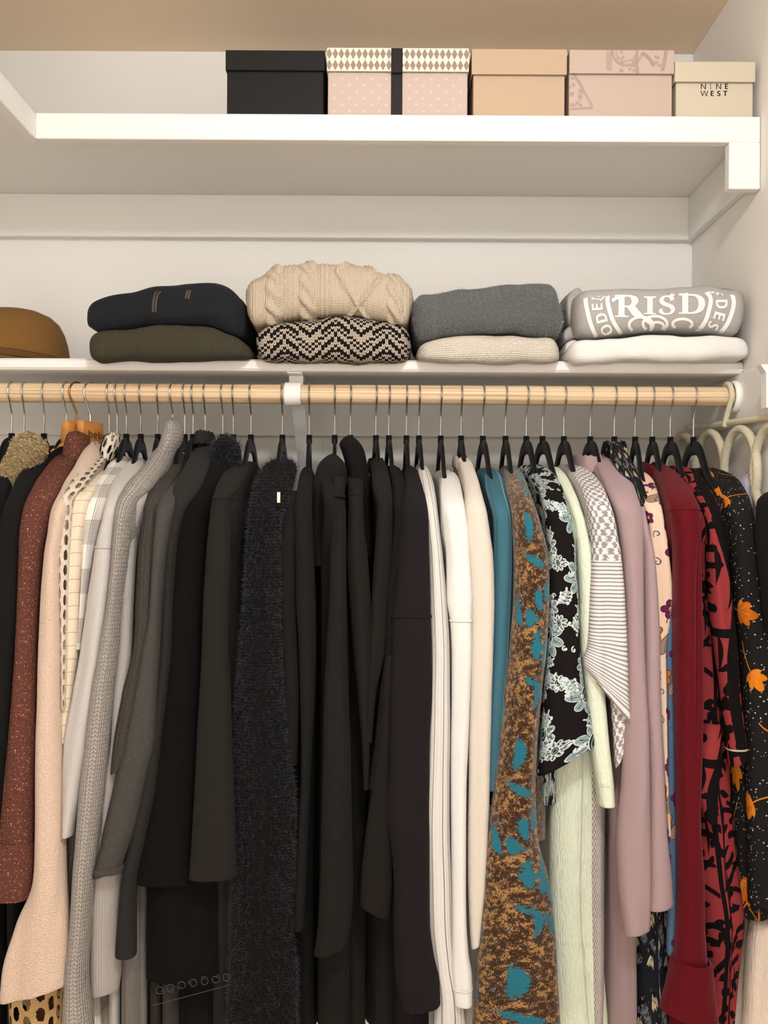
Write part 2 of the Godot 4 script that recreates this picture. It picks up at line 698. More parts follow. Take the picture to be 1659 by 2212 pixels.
func reliefs() -> void:
	var n1 := cloud(128, 128, 0.16, 5, 3)
	B.fleece = tx(gray(128, 128, func(x: int, y: int): return n1[y * 128 + x] / 255.0))
	B.weave = tx(gray(128, 128, func(x: int, y: int):
		var a := sin(x * TAU / 8.0) * 0.5 + 0.5
		var b := sin(y * TAU / 8.0) * 0.5 + 0.5
		return (a if ((x / 4 + y / 4) % 2 == 0) else b) * 0.7 + n1[y * 128 + x] / 255.0 * 0.3))
	# stocking stitch: columns of small V, 4 x 6 stitches to the tile
	B.knit = tx(gray(128, 128, func(x: int, y: int):
		var u := fposmod(x / 32.0, 1.0)
		var v := y / 21.33
		var xm := u if u < 0.5 else 1.0 - u
		var s := fposmod(v + (0.5 - xm) * 1.1, 1.0)
		var h := pow(sin(PI * clampf(xm / 0.5, 0.02, 0.98)), 0.6) * pow(sin(PI * clampf(s, 0.03, 0.97)), 0.45)
		return h * 0.85 + n1[y * 128 + x] / 255.0 * 0.15))
	# ribs: eight ribs to the tile
	B.rib = tx(gray(128, 64, func(x: int, y: int): return pow(absf(sin(x * PI / 16.0)), 0.6) * 0.85 + 0.15 * absf(sin(y * PI / 4.0 + (x / 16) * 1.5))))
	var n2 := cloud(256, 256, 0.055, 9, 2, FastNoiseLite.TYPE_CELLULAR)
	B.boucle = tx(gray(256, 256, func(x: int, y: int): return n2[y * 256 + x] / 255.0 * 0.7 + n1[(y % 128) * 128 + x % 128] / 255.0 * 0.3))
	var n3 := cloud(256, 256, 0.03, 12, 4, FastNoiseLite.TYPE_PERLIN)
	var n3b := cloud(256, 256, 0.09, 13, 2, FastNoiseLite.TYPE_SIMPLEX)
	B.crinkle = tx(gray(256, 256, func(x: int, y: int): return absf(n3[y * 256 + (x * 2) % 256] / 255.0 - 0.5) * 1.6 + n3b[((y / 3) % 256) * 256 + x] / 255.0 * 0.3))
	# seed stitch
	B.seed = tx(gray(128, 128, func(x: int, y: int):
		var row := y / 16
		var u := fposmod(x / 16.0 + (0.5 if row % 2 else 0.0), 1.0) - 0.5
		var v := fposmod(y / 16.0, 1.0) - 0.5
		return sqrt(maxf(0.0, 1.0 - pow(u * 2.0, 2.0) - pow(v * 2.1, 2.0)))))

# heathered yarn: two tones mixed by fine noise, stretched along v
func heather(a: Color, b: Color, w := 128, fx := 0.35, fy := 0.12, sd := 3) -> ImageTexture:
	var n := FastNoiseLite.new()
	n.seed = sd
	n.frequency = 0.25
	n.fractal_octaves = 2
	var im := n.get_seamless_image(w, w)
	im.convert(Image.FORMAT_L8)
	var d := im.get_data()
	var ex := fx / 0.25
	var ey := fy / 0.25
	return tx(paint(w, w, func(x: int, y: int):
		var q := d[(int(y * ey) % w) * w + (int(x * ex) % w)] / 255.0
		return a.lerp(b, clampf((q - 0.5) * 2.2 + 0.5, 0, 1))))

func tweed(base: Color, alt: Color, flecks: Array, w := 256, count := 260) -> ImageTexture:
	var n := cloud(w, w, 0.3, 21, 2)
	var im := paint(w, w, func(x: int, y: int): return base.lerp(alt, clampf((n[y * w + x] / 255.0 - 0.5) * 2.6 + 0.5, 0, 1)))
	var rng := RandomNumberGenerator.new()
	rng.seed = 4
	for i in count:
		var s := rng.randf_range(0.7, 2.0)
		ell(im, rng.randf() * w, rng.randf() * w, s, s * rng.randf_range(0.6, 1.1), rng.randf() * 3, flecks[rng.randi() % flecks.size()])
	return tx(im)

func lin(r: float, g: float, b: float) -> Color:
	return Color(r, g, b)

# ------------------------------------------------------------------ lettering
func letters(s: String, bold: bool, serif: bool) -> Dictionary:
	var f := SystemFont.new()
	f.font_names = PackedStringArray(["Droid Serif" if serif else "Droid Sans"])
	f.font_weight = 700 if bold else 400
	var t := TextMesh.new()
	t.text = s
	t.font = f
	t.font_size = 64
	t.pixel_size = 0.01
	t.depth = 0.0
	t.curve_step = 1.5
	return {"ar": t.get_mesh_arrays(), "box": t.get_aabb()}

# lettering laid on a surface: put(Vector2 in 0..1 from lower left of the text box) -> place
func lay(s: String, bold: bool, serif: bool, put: Callable, cuts := 0) -> ArrayMesh:
	var d := letters(s, bold, serif)
	var v: PackedVector3Array = d.ar[Mesh.ARRAY_VERTEX]
	var bx: AABB = d.box
	var all: PackedInt32Array = d.ar[Mesh.ARRAY_INDEX]
	# split long edges, so that the lettering can follow a curved surface
	var most: float = bx.size.y / (1.0 if cuts == 0 else float(cuts))
	if cuts:
		var todo := []
		for i in range(0, all.size(), 3):
			todo.append([v[all[i]], v[all[i + 1]], v[all[i + 2]]])
		var done := PackedVector3Array()
		while todo:
			var q: Array = todo.pop_back()
			var l := [q[0].distance_to(q[1]), q[1].distance_to(q[2]), q[2].distance_to(q[0])]
			var k: int = l.find(l.max())
			if l[k] <= most:
				done.append_array(PackedVector3Array(q))
				continue
			var a: Vector3 = q[k]
			var b: Vector3 = q[(k + 1) % 3]
			var c: Vector3 = q[(k + 2) % 3]
			var m := (a + b) / 2.0
			todo.append([a, m, c])
			todo.append([m, b, c])
		v = done
		all = PackedInt32Array(range(done.size()))
	for i in v.size():
		var q := Vector2((v[i].x - bx.position.x) / bx.size.x, (v[i].y - bx.position.y) / bx.size.y)
		v[i] = put.call(q)
	var ar := []
	ar.resize(Mesh.ARRAY_MAX)
	ar[Mesh.ARRAY_VERTEX] = v
	var idx := PackedInt32Array()
	for i in range(0, all.size(), 3):
		if v[all[i]].is_finite() and v[all[i + 1]].is_finite() and v[all[i + 2]].is_finite():
			idx.append_array(all.slice(i, i + 3))
	for i in v.size():
		if not v[i].is_finite():
			v[i] = Vector3.ZERO
	if idx.is_empty():
		return ArrayMesh.new()
	ar[Mesh.ARRAY_VERTEX] = v
	ar[Mesh.ARRAY_INDEX] = idx
	var st := SurfaceTool.new()
	st.create_from_arrays(ar)
	st.generate_normals()
	return st.commit()

# ------------------------------------------------------------------ hangers
var hanger0: Node3D

func make_hanger(wire: Material, velvet: Material) -> Node3D:
	var o := thing("velvet_hanger", Vector3(0, EYE + 0.2216, -ROD_Z), "", "hanger", "slim velvet hangers on the rod")
	var b := Vector3(0, EYE + 0.2216, -ROD_Z)
	var pa := []
	for k in 12:
		var a := deg_to_rad(222.0 - k * 23.0)
		pa.append(b + Vector3(0, sin(a) * 0.0187, cos(a) * 0.0187))
	pa.append(b + Vector3(0, -0.0335, 0.001))
	pa.append(b + Vector3(0, -0.04, 0))
	pa.append(b + Vector3(0, -0.078, 0))
	var p := smooth(pa.slice(0, 12), 3)
	p.append_array(PackedVector3Array([pa[12], pa[13], pa[14]]))
	part("hook", sweep(p, 0.0017, 0.0017, 8, Vector3.RIGHT), wire, o)
	var top := b + Vector3(0, -0.072, 0)
	part("neck", sweep(PackedVector3Array([top + Vector3(0, 0.002, 0), top, top - Vector3(0, 0.007, 0), top - Vector3(0, 0.013, 0)]), 0.0052, 0.0052, 10, Vector3.RIGHT), velvet, o)
	var arm := []
	for q in [[-0.168, -0.142], [-0.16, -0.13], [-0.13, -0.104], [-0.095, -0.082], [-0.068, -0.062], [-0.05, -0.041], [-0.028, -0.0195], [0, -0.0145], [0.028, -0.0195], [0.05, -0.041], [0.068, -0.062], [0.095, -0.082], [0.13, -0.104], [0.16, -0.13], [0.168, -0.142]]:
		arm.append(top + Vector3(0, q[1] - 0.003, q[0]))
	part("arms", sweep(smooth(arm, 4), func(t): return 0.0068 + 0.0054 * pow(sin(t * PI), 3.0), 0.0032, 12, Vector3.RIGHT, false, 0.7), velvet, o)
	var bar := smooth([top + Vector3(0, -0.142, -0.167), top + Vector3(0, -0.156, -0.15), top + Vector3(0, -0.157, 0), top + Vector3(0, -0.156, 0.15), top + Vector3(0, -0.142, 0.167)], 6)
	part("trouser_bar", sweep(bar, 0.004, 0.0026, 10, Vector3.RIGHT, false, 0.7), velvet, o)
	return o

func hang(neck: float, turn: float, label: String) -> void:
	var o: Node3D
	if hanger0.has_meta("free"):
		o = hanger0
		hanger0.remove_meta("free")
	else:
		o = hanger0.duplicate()
		o.name = numbered("velvet_hanger")
		add_child(o)
	o.position = Vector3(P(neck, 945, ROD_Z).x, EYE + 0.2216, -ROD_Z)
	o.rotation.y = turn
	o.set_meta("label", label)

func wood_hanger(neck: float, label: String, wire: Material, wood: Material, print: String, turn: float) -> void:
	var x := P(neck, 945, ROD_Z).x
	var b := Vector3(x, EYE + 0.2216, -ROD_Z)
	var o := thing("wooden_hanger", b, label, "hanger")
	var pa := []
	for k in 12:
		var a := deg_to_rad(222.0 - k * 23.0)
		pa.append(b + Vector3(0, sin(a) * 0.0189, cos(a) * 0.0189))
	var p := smooth(pa, 3)
	p.append_array(PackedVector3Array([b + Vector3(0, -0.034, 0.0015), b + Vector3(0, -0.041, 0), b + Vector3(0, -0.062, 0)]))
	part("hook", sweep(p, 0.0019, 0.0019, 8, Vector3.RIGHT), wire, o)
	part("block", prism2(b), wood, o)
	var arm := []
	for q in [[-0.17, -0.21], [-0.13, -0.175], [-0.09, -0.142], [-0.045, -0.108], [0, -0.09], [0.045, -0.108], [0.09, -0.142], [0.13, -0.175], [0.17, -0.21]]:
		arm.append(b + Vector3(0, q[1], q[0]))
	part("arms", sweep(smooth(arm, 5), func(t): return 0.008 + 0.005 * pow(sin(t * PI), 3.0), 0.0055, 14, Vector3.RIGHT, false, 0.55), wood, o)
	if print:
		var c := b + Vector3(0.0079, -0.0735, 0.016)
		part("lettering", lay(print, false, false, func(q: Vector2): return c + Vector3(0.0004, q.y * 0.0125 - 0.0045, -q.x * 0.052)), M.ink, o)
	o.rotation.y = turn

# the thick middle of a wooden hanger, with sloping shoulders
func prism2(b: Vector3) -> ArrayMesh:
	var pts := PackedVector3Array()
	var uvs := PackedVector2Array()
	for q in [[-0.05, 0.2], [-0.05, 1.0], [-0.062, 1.0], [-0.098, 1.25], [-0.1, 0.3]]:
		for k in 25:
			var a := TAU * k / 24
			var c := cos(a)
			var s := sin(a)
			pts.append(b + Vector3(signf(c) * pow(absf(c), 0.25) * 0.0076 * minf(q[1], 1.0), q[0], signf(s) * pow(absf(s), 0.25) * 0.03 * q[1]))
			uvs.append(Vector2(k * 0.004, -q[0]))
	return grid(pts, uvs, 5, 25)

# ------------------------------------------------------------------ garments
func garment(g: Dictionary) -> Node3D:
	var at := P(g.neck, 960, ROD_Z)
	var o := thing(g.n, Vector3(at.x, at.y, -ROD_Z), g.label, g.cat, g.get("group", ""))
	g.z = g.get("z", 1.39)
	var m: Material = g.m
	var joined: bool = g.get("sleeve", true) and not g.has("srows")
	if joined:
		g.inset = 0.009
	var sh := part("body", shell(g), g.get("bm", m), o)
	if g.get("hang", true):
		var q := lr(g.rows, g.tip)
		var fx := P((q.x + q.y) / 2, g.tip, g.z).x
		var turn := clampf(atan2(fx - at.x, ROD_Z - g.z), -0.3, 0.3)
		hang(g.neck, turn, g.get("hl", "slim black velvet hanger holding the " + str(g.say)))
	var sl: MeshInstance3D
	if g.get("sleeve", true):
		var s: Dictionary = g.duplicate()
		s.y0 = g.rows[0]
		if joined:
			s.follow = true
			s.round = true
			s.entry = 22.0
			s.deep = 0.0
		if g.has("srows"):
			s.rows = g.srows
			s.y0 = g.get("y0", g.srows[0])
		sl = part("sleeve", tube(s), m, o)
		for sm in g.get("seams", []):
			part("seam", tube(s.merged({"y0": sm[0], "y1": sm[1], "entry": 1.0, "deep": 0.0, "grow": sm[2], "step": 3.0, "slant": 0.0, "round": false}, true)), g.get("sm", m), o if sm.size() < 4 else sl)
	for t in g.get("more", []):
		var d: Dictionary = {"z": g.z, "seed": g.get("seed", 1.0) + 3.0}.merged(t, true)
		part(t.n, tube(d), t.get("m", m), o)
	if g.has("collar"):
		var c: Dictionary = g.collar
		part("collar", collar(g, c), c.get("m", m), o)
	if g.has("fuzz"):
		var fz: Array = g.fuzz
		fuzz(o, sh, fz[0], fz[1], fz[2], fz[3], 11, "fuzz", 0.9, 0.7)
		if sl:
			fuzz(o, sl, fz[0], fz[1], fz[2], fz[3], 12, "fuzz", 0.9, 0.7)
	return o

# a stand or turned-down collar round the hanger's neck: px row y, height h px, half width across hw (m), half length along hl (m)
func collar(g: Dictionary, c: Dictionary) -> ArrayMesh:
	var x := P(g.neck + c.get("dx", 0.0), c.y, ROD_Z).x
	var y := P(g.neck, c.y, ROD_Z).y
	var h: float = c.get("h", 20.0) / F * ROD_Z
	var hw: float = c.get("hw", 0.012)
	var hl: float = c.get("hl", 0.06)
	var dip: float = c.get("dip", 0.02)
	var lean: float = c.get("lean", 0.0)
	var th: float = c.get("th", 0.003)
	var n := 40
	var k := 16
	var pts := PackedVector3Array()
	var uvs := PackedVector2Array()
	for i in k + 1:
		var t := TAU * i / k + PI / 2
		for j in n + 1:
			var a := TAU * j / n + PI / 2
			var ca := cos(a)
			var sa := sin(a)
			var lo := -dip * pow(maxf(0.0, -sa), 1.5)
			var out := cos(t) * th
			var up := sin(t) * h * 0.5
			var flare := 1.0 + (0.25 if lean == 0.0 else lean) * (-up / h)
			var f := fold.get_noise_2d(a * 60.0, g.get("seed", 1.0) * 91.0) * 0.004
			pts.append(Vector3(x + (signf(ca) * pow(absf(ca), 0.8) * hw * flare + ca * out), y + lo + up + f, -(ROD_Z + sa * (hl * flare + out))))
			uvs.append(Vector2(a * 0.04, i * 0.006))
	return grid(pts, uvs, k + 1, n + 1, true)

# ------------------------------------------------------------------ the place
func _ready() -> void:
	var cam := Camera3D.new()
	cam.name = "camera"
	cam.projection = Camera3D.PROJECTION_FRUSTUM
	cam.near = 0.05
	cam.far = 30.0
	cam.size = 2212.0 / F * 0.05
	cam.frustum_offset = Vector2(0, 24.0 / F * 0.05)
	cam.position = Vector3(0, EYE, 0)
	cam.rotation.z = ROLL
	add_child(cam)
	cam.current = true
	var we := WorldEnvironment.new()
	we.name = "environment"
	var env := Environment.new()
	env.background_mode = Environment.BG_COLOR
	env.background_color = Color(1.0, 0.972, 0.935)
	env.background_energy_multiplier = 2.5     # the lit bedroom beyond the open closet door
	env.tonemap_mode = Environment.TONE_MAPPER_LINEAR
	env.tonemap_exposure = 1.19
	env.sdfgi_enabled = true
	env.ssao_enabled = true
	env.ssil_enabled = true
	we.environment = env
	add_child(we)
	var lamp_at := Vector3(0.2, EYE + 0.87, -0.2)
	var lamp := OmniLight3D.new()
	lamp.name = "ceiling_light"
	lamp.position = lamp_at
	lamp.light_color = Color(0.925, 0.967, 1.0)
	lamp.light_energy = 0.9
	lamp.light_size = 0.055
	lamp.omni_range = 8.0
	lamp.omni_attenuation = 2.0
	lamp.shadow_enabled = true
	add_child(lamp)

	fold.seed = 7
	fold.frequency = 0.05
	fold.fractal_octaves = 2
	fine.seed = 8
	fine.frequency = 0.05
	fine.fractal_octaves = 1
	reliefs()
	materials()
	room(lamp_at)
	shelves()
	rod()
	boxes()
	knits()
	clothes()

func room(lamp_at: Vector3) -> void:
	var w := 0.08
	struct("floor", box(Vector3(LEFT_X - w, -w, -BACK_Z - w), Vector3(WALL_X + w, 0, 1.3 + w), 0.001), M.carpet)
	struct("ceiling", box(Vector3(LEFT_X - w, CEIL_Y, -BACK_Z - w), Vector3(WALL_X + w, CEIL_Y + w, 1.3 + w), 0.001), M.ceiling)
	struct("wall_back", box(Vector3(LEFT_X - w, 0, -BACK_Z - w), Vector3(WALL_X + w, CEIL_Y, -BACK_Z), 0.001), M.wall)
	struct("wall_right", box(Vector3(WALL_X, 0, -BACK_Z), Vector3(WALL_X + w, CEIL_Y, 1.3), 0.001), M.wall)
	struct("wall_left", box(Vector3(LEFT_X - w, 0, -BACK_Z), Vector3(LEFT_X, CEIL_Y, 1.3), 0.001), M.wall)
	# the wall behind the camera has the open doorway
	struct("wall_front", join([box(Vector3(LEFT_X - w, 0, 1.3), Vector3(-0.82, CEIL_Y, 1.3 + w), 0.001), box(Vector3(0.52, 0, 1.3), Vector3(WALL_X + w, CEIL_Y, 1.3 + w), 0.001), box(Vector3(-0.82, 2.15, 1.3), Vector3(0.52, CEIL_Y, 1.3 + w), 0.001)]), M.wall)
	struct("baseboard_back", box(Vector3(LEFT_X, 0, -BACK_Z), Vector3(WALL_X, 0.09, -BACK_Z + 0.014), 0.003), M.trim)
	struct("baseboard_right", box(Vector3(WALL_X - 0.014, 0, -BACK_Z + 0.014), Vector3(WALL_X, 0.09, 1.3), 0.003), M.trim)
	# the ceiling fitting: a plate and a round glowing globe
	var o := thing("ceiling_lamp", Vector3(lamp_at.x, CEIL_Y, lamp_at.z), "round white globe lamp fixed to the closet ceiling", "lamp")
	part("base", sweep(PackedVector3Array([Vector3(lamp_at.x, CEIL_Y, lamp_at.z), Vector3(lamp_at.x, CEIL_Y - 0.02, lamp_at.z), Vector3(lamp_at.x, CEIL_Y - 0.045, lamp_at.z)]), func(t): return 0.06 - 0.03 * t, func(t): return 0.06 - 0.03 * t, 24, Vector3.RIGHT), M.trim, o)
	var s := SphereMesh.new()
	s.radius = 0.056
	s.height = 0.112
	s.radial_segments = 24
	s.rings = 12
	var b := part("bulb", s, M.glow, o)
	b.position = lamp_at - o.position

func shelves() -> void:
	# upper shelf: board, thick front edge, its wing along the left wall, nailers under it
	var ty := P(829, 247, 1.52).y
	var by := P(829, 303, 1.52).y
	var lx := P(76, 270, 1.52).x
	var zf := -1.52
	var o := thing("upper_shelf", Vector3(0, ty, -BACK_Z), "thick white painted upper shelf with a wing along the left wall, carrying the boxes", "shelf")
	var ub := ty - 0.019
	part("board", box(Vector3(LEFT_X, ub, -BACK_Z), Vector3(WALL_X, ty, zf - 0.019), 0.001), M.trim, o)
	part("front_edge", box(Vector3(lx - 0.0, by, zf - 0.019), Vector3(WALL_X - 0.001, ty, zf), 0.0015), M.trim, o)
	part("wing_board", box(Vector3(LEFT_X, ub, zf - 0.019), Vector3(lx - 0.019, ty, -0.2), 0.001), M.trim, o)
	part("wing_edge", box(Vector3(lx - 0.019, by, zf - 0.019), Vector3(lx, ty, -0.2), 0.0015), M.trim, o)
	var ny := P(829, 514, BACK_Z - 0.019).y
	part("nailer", box(Vector3(LEFT_X, ny, -BACK_Z), Vector3(WALL_X, ub, -BACK_Z + 0.019), 0.0015), M.trim, o)
	part("nailer", box(Vector3(WALL_X - 0.014, ny, -BACK_Z + 0.019), Vector3(WALL_X, ub, zf - 0.019), 0.0015), M.trim, o)
	part("end_trim", box(Vector3(P(1575, 350, 1.52).x, P(1600, 408, 1.52).y, zf - 0.019), Vector3(WALL_X - 0.001, by, zf), 0.0012), M.trim, o)
	# lower shelf
	var z2 := 1.585
	var sy := P(829, 777, z2).y
	var sb := P(829, 802, z2).y
	var p := thing("lower_shelf", Vector3(0, sy, -BACK_Z), "white painted lower shelf above the rod, carrying folded knitwear", "shelf")
	part("board", box(Vector3(LEFT_X, sb, -BACK_Z), Vector3(WALL_X, sy, -z2), 0.004), M.trim, p)
	var nb := P(829, 943, BACK_Z - 0.019).y
	part("nailer", box(Vector3(LEFT_X, nb, -BACK_Z), Vector3(WALL_X, sb, -BACK_Z + 0.019), 0.0015), M.trim, p)
	part("nailer", box(Vector3(WALL_X - 0.007, nb, -BACK_Z + 0.019), Vector3(WALL_X, sb, -1.43), 0.0015), M.trim, p)
	# mitred trim where the nailer of the right wall ends
	var a := P(1641, 788, 1.415)
	var c := P(1653, 806, 1.415)
	var d := P(1653, 881, 1.415)
	var poly := PackedVector2Array([Vector2(a.x, a.y), Vector2(WALL_X - 0.001, a.y), Vector2(WALL_X - 0.001, d.y), Vector2(d.x, d.y), Vector2(c.x, c.y)])
	part("end_trim", prism(poly, -1.43, -1.411), M.trim, p)
	M.shelf_y = sy

# a flat outline (x, y) given thickness from z0 to z1
func prism(poly: PackedVector2Array, z0: float, z1: float) -> ArrayMesh:
	var st := SurfaceTool.new()
	st.begin(Mesh.PRIMITIVE_TRIANGLES)
	st.set_smooth_group(-1)
	if Geometry2D.is_polygon_clockwise(poly):
		poly.reverse()
	var t := Geometry2D.triangulate_polygon(poly)
	for z in [z1, z0]:
		for i in range(0, t.size(), 3):
			var q := [poly[t[i]], poly[t[i + 1]], poly[t[i + 2]]]
			var ccw: bool = (q[1] - q[0]).cross(q[2] - q[0]) > 0
			if ccw == (z == z1):
				q.reverse()
			for v in q:
				st.set_uv(v)
				st.add_vertex(Vector3(v.x, v.y, z))
	var n := poly.size()
	for i in n:
		var p := poly[i]
		var q := poly[(i + 1) % n]
		var f := [Vector3(p.x, p.y, z1), Vector3(p.x, p.y, z0), Vector3(q.x, q.y, z1), Vector3(q.x, q.y, z1), Vector3(p.x, p.y, z0), Vector3(q.x, q.y, z0)]
		for v in f:
			st.set_uv(Vector2(v.x + v.z, v.y))
			st.add_vertex(v)
	st.generate_normals()
	return st.commit()

func rod() -> void:
	var y := EYE + 0.2216
	var r := 0.0168
	var x1 := P(1588, 853, ROD_Z).x
	var o := thing("closet_rod", Vector3(LEFT_X, y, -ROD_Z), "round pale pine rod running under the lower shelf", "rod")
	var pa := PackedVector3Array()
	for i in 60:
		pa.append(Vector3(lerpf(LEFT_X + 0.001, x1 + 0.018, i / 59.0), y, -ROD_Z))
	part("pole", sweep(pa, r, r, 32), M.pine, o)
	# white cup that holds the rod's end on the nailer
	var w := WALL_X - 0.007
	part("socket", sweep(PackedVector3Array([Vector3(x1, y, -ROD_Z), Vector3(x1 + 0.0005, y, -ROD_Z), Vector3(w - 0.008, y, -ROD_Z)]), func(t): return 0.0172 if t == 0.0 else 0.0188, func(t): return 0.0172 if t == 0.0 else 0.0188, 32), M.plastic, o)
	var ring := PackedVector3Array()
	for i in 40:
		var g := TAU * i / 40
		ring.append(Vector3(w - 0.0045, y + sin(g) * 0.0235, -ROD_Z + cos(g) * 0.0235))
	part("flange", sweep(ring, 0.0045, 0.006, 10, Vector3.RIGHT, true), M.plastic, o)
	# pressed steel bracket: plate under the shelf, front tongue, hook round the rod, brace back to the wall
	var bx := P(637, 850, ROD_Z).x
	var hx := P(631, 850, 1.58).x
	var sb := P(829, 802, 1.585).y
	var b := thing("shelf_bracket", Vector3(bx, sb, -BACK_Z), "white steel bracket hooked round the rod under the lower shelf", "bracket")
	part("top_plate", box(Vector3(bx - 0.013, sb - 0.003, -BACK_Z + 0.02), Vector3(bx + 0.013, sb - 0.0002, -1.592), 0.0005), M.steel, b)
	part("tongue", box(Vector3(P(622, 820, 1.6).x, y - 0.005, -1.5935 - 0.03), Vector3(P(653, 820, 1.6).x, sb - 0.003, -1.592 - 0.0265), 0.0006), M.steel, b)
	var hp := []
	for i in 17:
		var g := deg_to_rad(100.0 - i * 15.0)
		hp.append(Vector3(hx, y + sin(g) * 0.0195, -ROD_Z + cos(g) * 0.0195))
	hp.append(Vector3(hx, y - 0.004, -ROD_Z - 0.021))
	part("hook", strap(smooth(hp, 2), 0.0138, 0.0022), M.steel, b)
	part("brace", strap(smooth([Vector3(bx, sb - 0.03, -1.635), Vector3(bx + 0.003, sb - 0.1, -1.7), Vector3(bx + 0.006, sb - 0.2, -1.79), Vector3(bx + 0.008, sb - 0.29, -BACK_Z + 0.004)], 6), 0.012, 0.006), M.steel, b)
	part("wall_plate", box(Vector3(bx - 0.01, sb - 0.34, -BACK_Z + 0.0), Vector3(bx + 0.03, sb - 0.088, -BACK_Z + 0.004), 0.0005), M.steel, b)

# a flat strap, w wide across x and t thick, along a path in the zy plane, with rounded start
func strap(p: PackedVector3Array, w: float, t: float) -> ArrayMesh:
	var n := p.size()
	var faces := []
	for f in [[[-1, 1], [1, 1]], [[1, 1], [1, -1]], [[1, -1], [-1, -1]], [[-1, -1], [-1, 1]]]:
		var pts := PackedVector3Array()
		var uvs := PackedVector2Array()
		for i in n:
			var tan := (p[mini(i + 1, n - 1)] - p[maxi(i - 1, 0)]).normalized()
			var up := tan.cross(Vector3.RIGHT).normalized() * t * 0.5
			var d := p[0].distance_to(p[i])
			var ww := w * (1.0 if d > w or p[0].distance_to(p[n - 1]) > 0.1 else sqrt(1.0 - pow(1.0 - d / w, 2.0)) * 0.85 + 0.15)
			for q in f:
				pts.append(p[i] + Vector3.RIGHT * ww * q[0] + up * q[1])
				uvs.append(Vector2(q[0] * w, i * 0.01))
		faces.append(grid(pts, uvs, n, 2, false))
	return join(faces)

# ------------------------------------------------------------------ boxes on the upper shelf
func carton(called: String, label: String, lid: Array, body: Array, ml: Material, mb: Material, zf := 1.522) -> Node3D:
	var y0 := P(829, 247, 1.52).y
	var l0 := P(lid[0], lid[3], zf)
	var l1 := P(lid[1], lid[2], zf)
	var b0 := P(body[0], body[3], zf + 0.006)
	var b1 := P(body[1], body[2], zf + 0.006)
	var o := thing(called, Vector3((b0.x + b1.x) / 2, y0, -zf - 0.15), label, "box", "boxes on the upper shelf")
	part("base", box(Vector3(b0.x, y0 + 0.0004, -zf - 0.30), Vector3(b1.x, l0.y + 0.02, -zf - 0.006), 0.0012), mb, o)
	# the lid is a tray with walls, a little open underneath
	var th := 0.0016
	var li := [box(Vector3(l0.x, l1.y - th, -zf - 0.303), Vector3(l1.x, l1.y, -zf), 0.0008), box(Vector3(l0.x, l0.y, -zf - th), Vector3(l1.x, l1.y - 0.0005, -zf), 0.0007),
		box(Vector3(l0.x, l0.y, -zf - 0.303), Vector3(l0.x + th, l1.y - 0.0005, -zf - 0.0005), 0.0007), box(Vector3(l1.x - th, l0.y, -zf - 0.303), Vector3(l1.x, l1.y - 0.0005, -zf - 0.0005), 0.0007)]
	part("lid", join(li), ml, o)
	return o

func boxes() -> void:
	carton("shoe_box", "plain black shoe box with a black lid, first in the row of boxes", [487, 702, 109, 151], [490, 699, 152, 246], M.card_black, M.card_black)
	var o := carton("gift_box", "pale pink dotted box with harlequin lid and a black ribbon", [706, 1013, 104, 153], [708, 1010, 153, 246], M.card_diamond, M.card_dots)
	var z := 1.519
	var a := P(845, 153, z)
	var b := P(870, 104, z)
	var d := P(870, 246, z + 0.003)
	var y0 := P(829, 247, 1.52).y + 0.0005
	part("ribbon", join([box(Vector3(a.x, a.y - 0.002, -z - 0.003), Vector3(b.x, b.y + 0.001, -z - 0.0015), 0.0005), box(Vector3(a.x, b.y, -z - 0.30), Vector3(b.x, b.y + 0.001, -z - 0.0015), 0.0004), box(Vector3(a.x, y0, -z - 0.0095), Vector3(b.x, a.y + 0.001, -z - 0.0075), 0.0004)]), M.ribbon, o)
	carton("shoe_box", "tan kraft shoe box without any print, between the ribboned box and the pink box", [1019, 1225, 106, 160], [1022, 1220, 162, 246], M.card_tan, M.card_tan)
	carton("shoe_box", "dusty pink shoe box with fine grey paisley print on lid and side", [1230, 1457, 108, 158], [1229, 1452, 165, 246], M.card_paisley_lid, M.card_paisley)
	var n := carton("shoe_box", "smallest cream shoe box with black brand lettering, beside the right wall", [1458, 1632, 133, 176], [1460, 1627, 175, 246], M.card_cream, M.card_cream)
	for w in [["N", 1514, 1525, 0], ["I", 1534, 1536.2, 0], ["N", 1547, 1558, 0], ["E", 1566, 1573, 0], ["W", 1513, 1530, 1], ["E", 1535, 1542, 1], ["S", 1549, 1556.5, 1], ["T", 1562, 1571.5, 1]]:
		var lo := P(w[1], 192.5 + 15.0 * w[3], 1.5279)
		var hi := P(w[2], 181.0 + 15.0 * w[3], 1.5279)
		part("lettering", lay(w[0], w[0] != "N" and w[0] != "W", false, func(q: Vector2): return Vector3(lerpf(lo.x, hi.x, q.x), lerpf(lo.y, hi.y, q.y), lo.z)), M.ink, n)

# ------------------------------------------------------------------ folded things on the lower shelf
func knit(called: String, label: String, cat: String, g: Dictionary) -> Node3D:
	var mx: float = (g.top[0] + g.top[-2]) / 2.0
	var at := P(mx, 780, 1.7)
	var o := thing(called, Vector3(at.x, M.shelf_y, -1.7), label, cat, "folded clothes on the lower shelf")
	g.mesh = pillow(g)
	g.node = part("fold", g.mesh, g.m, o)
	return o

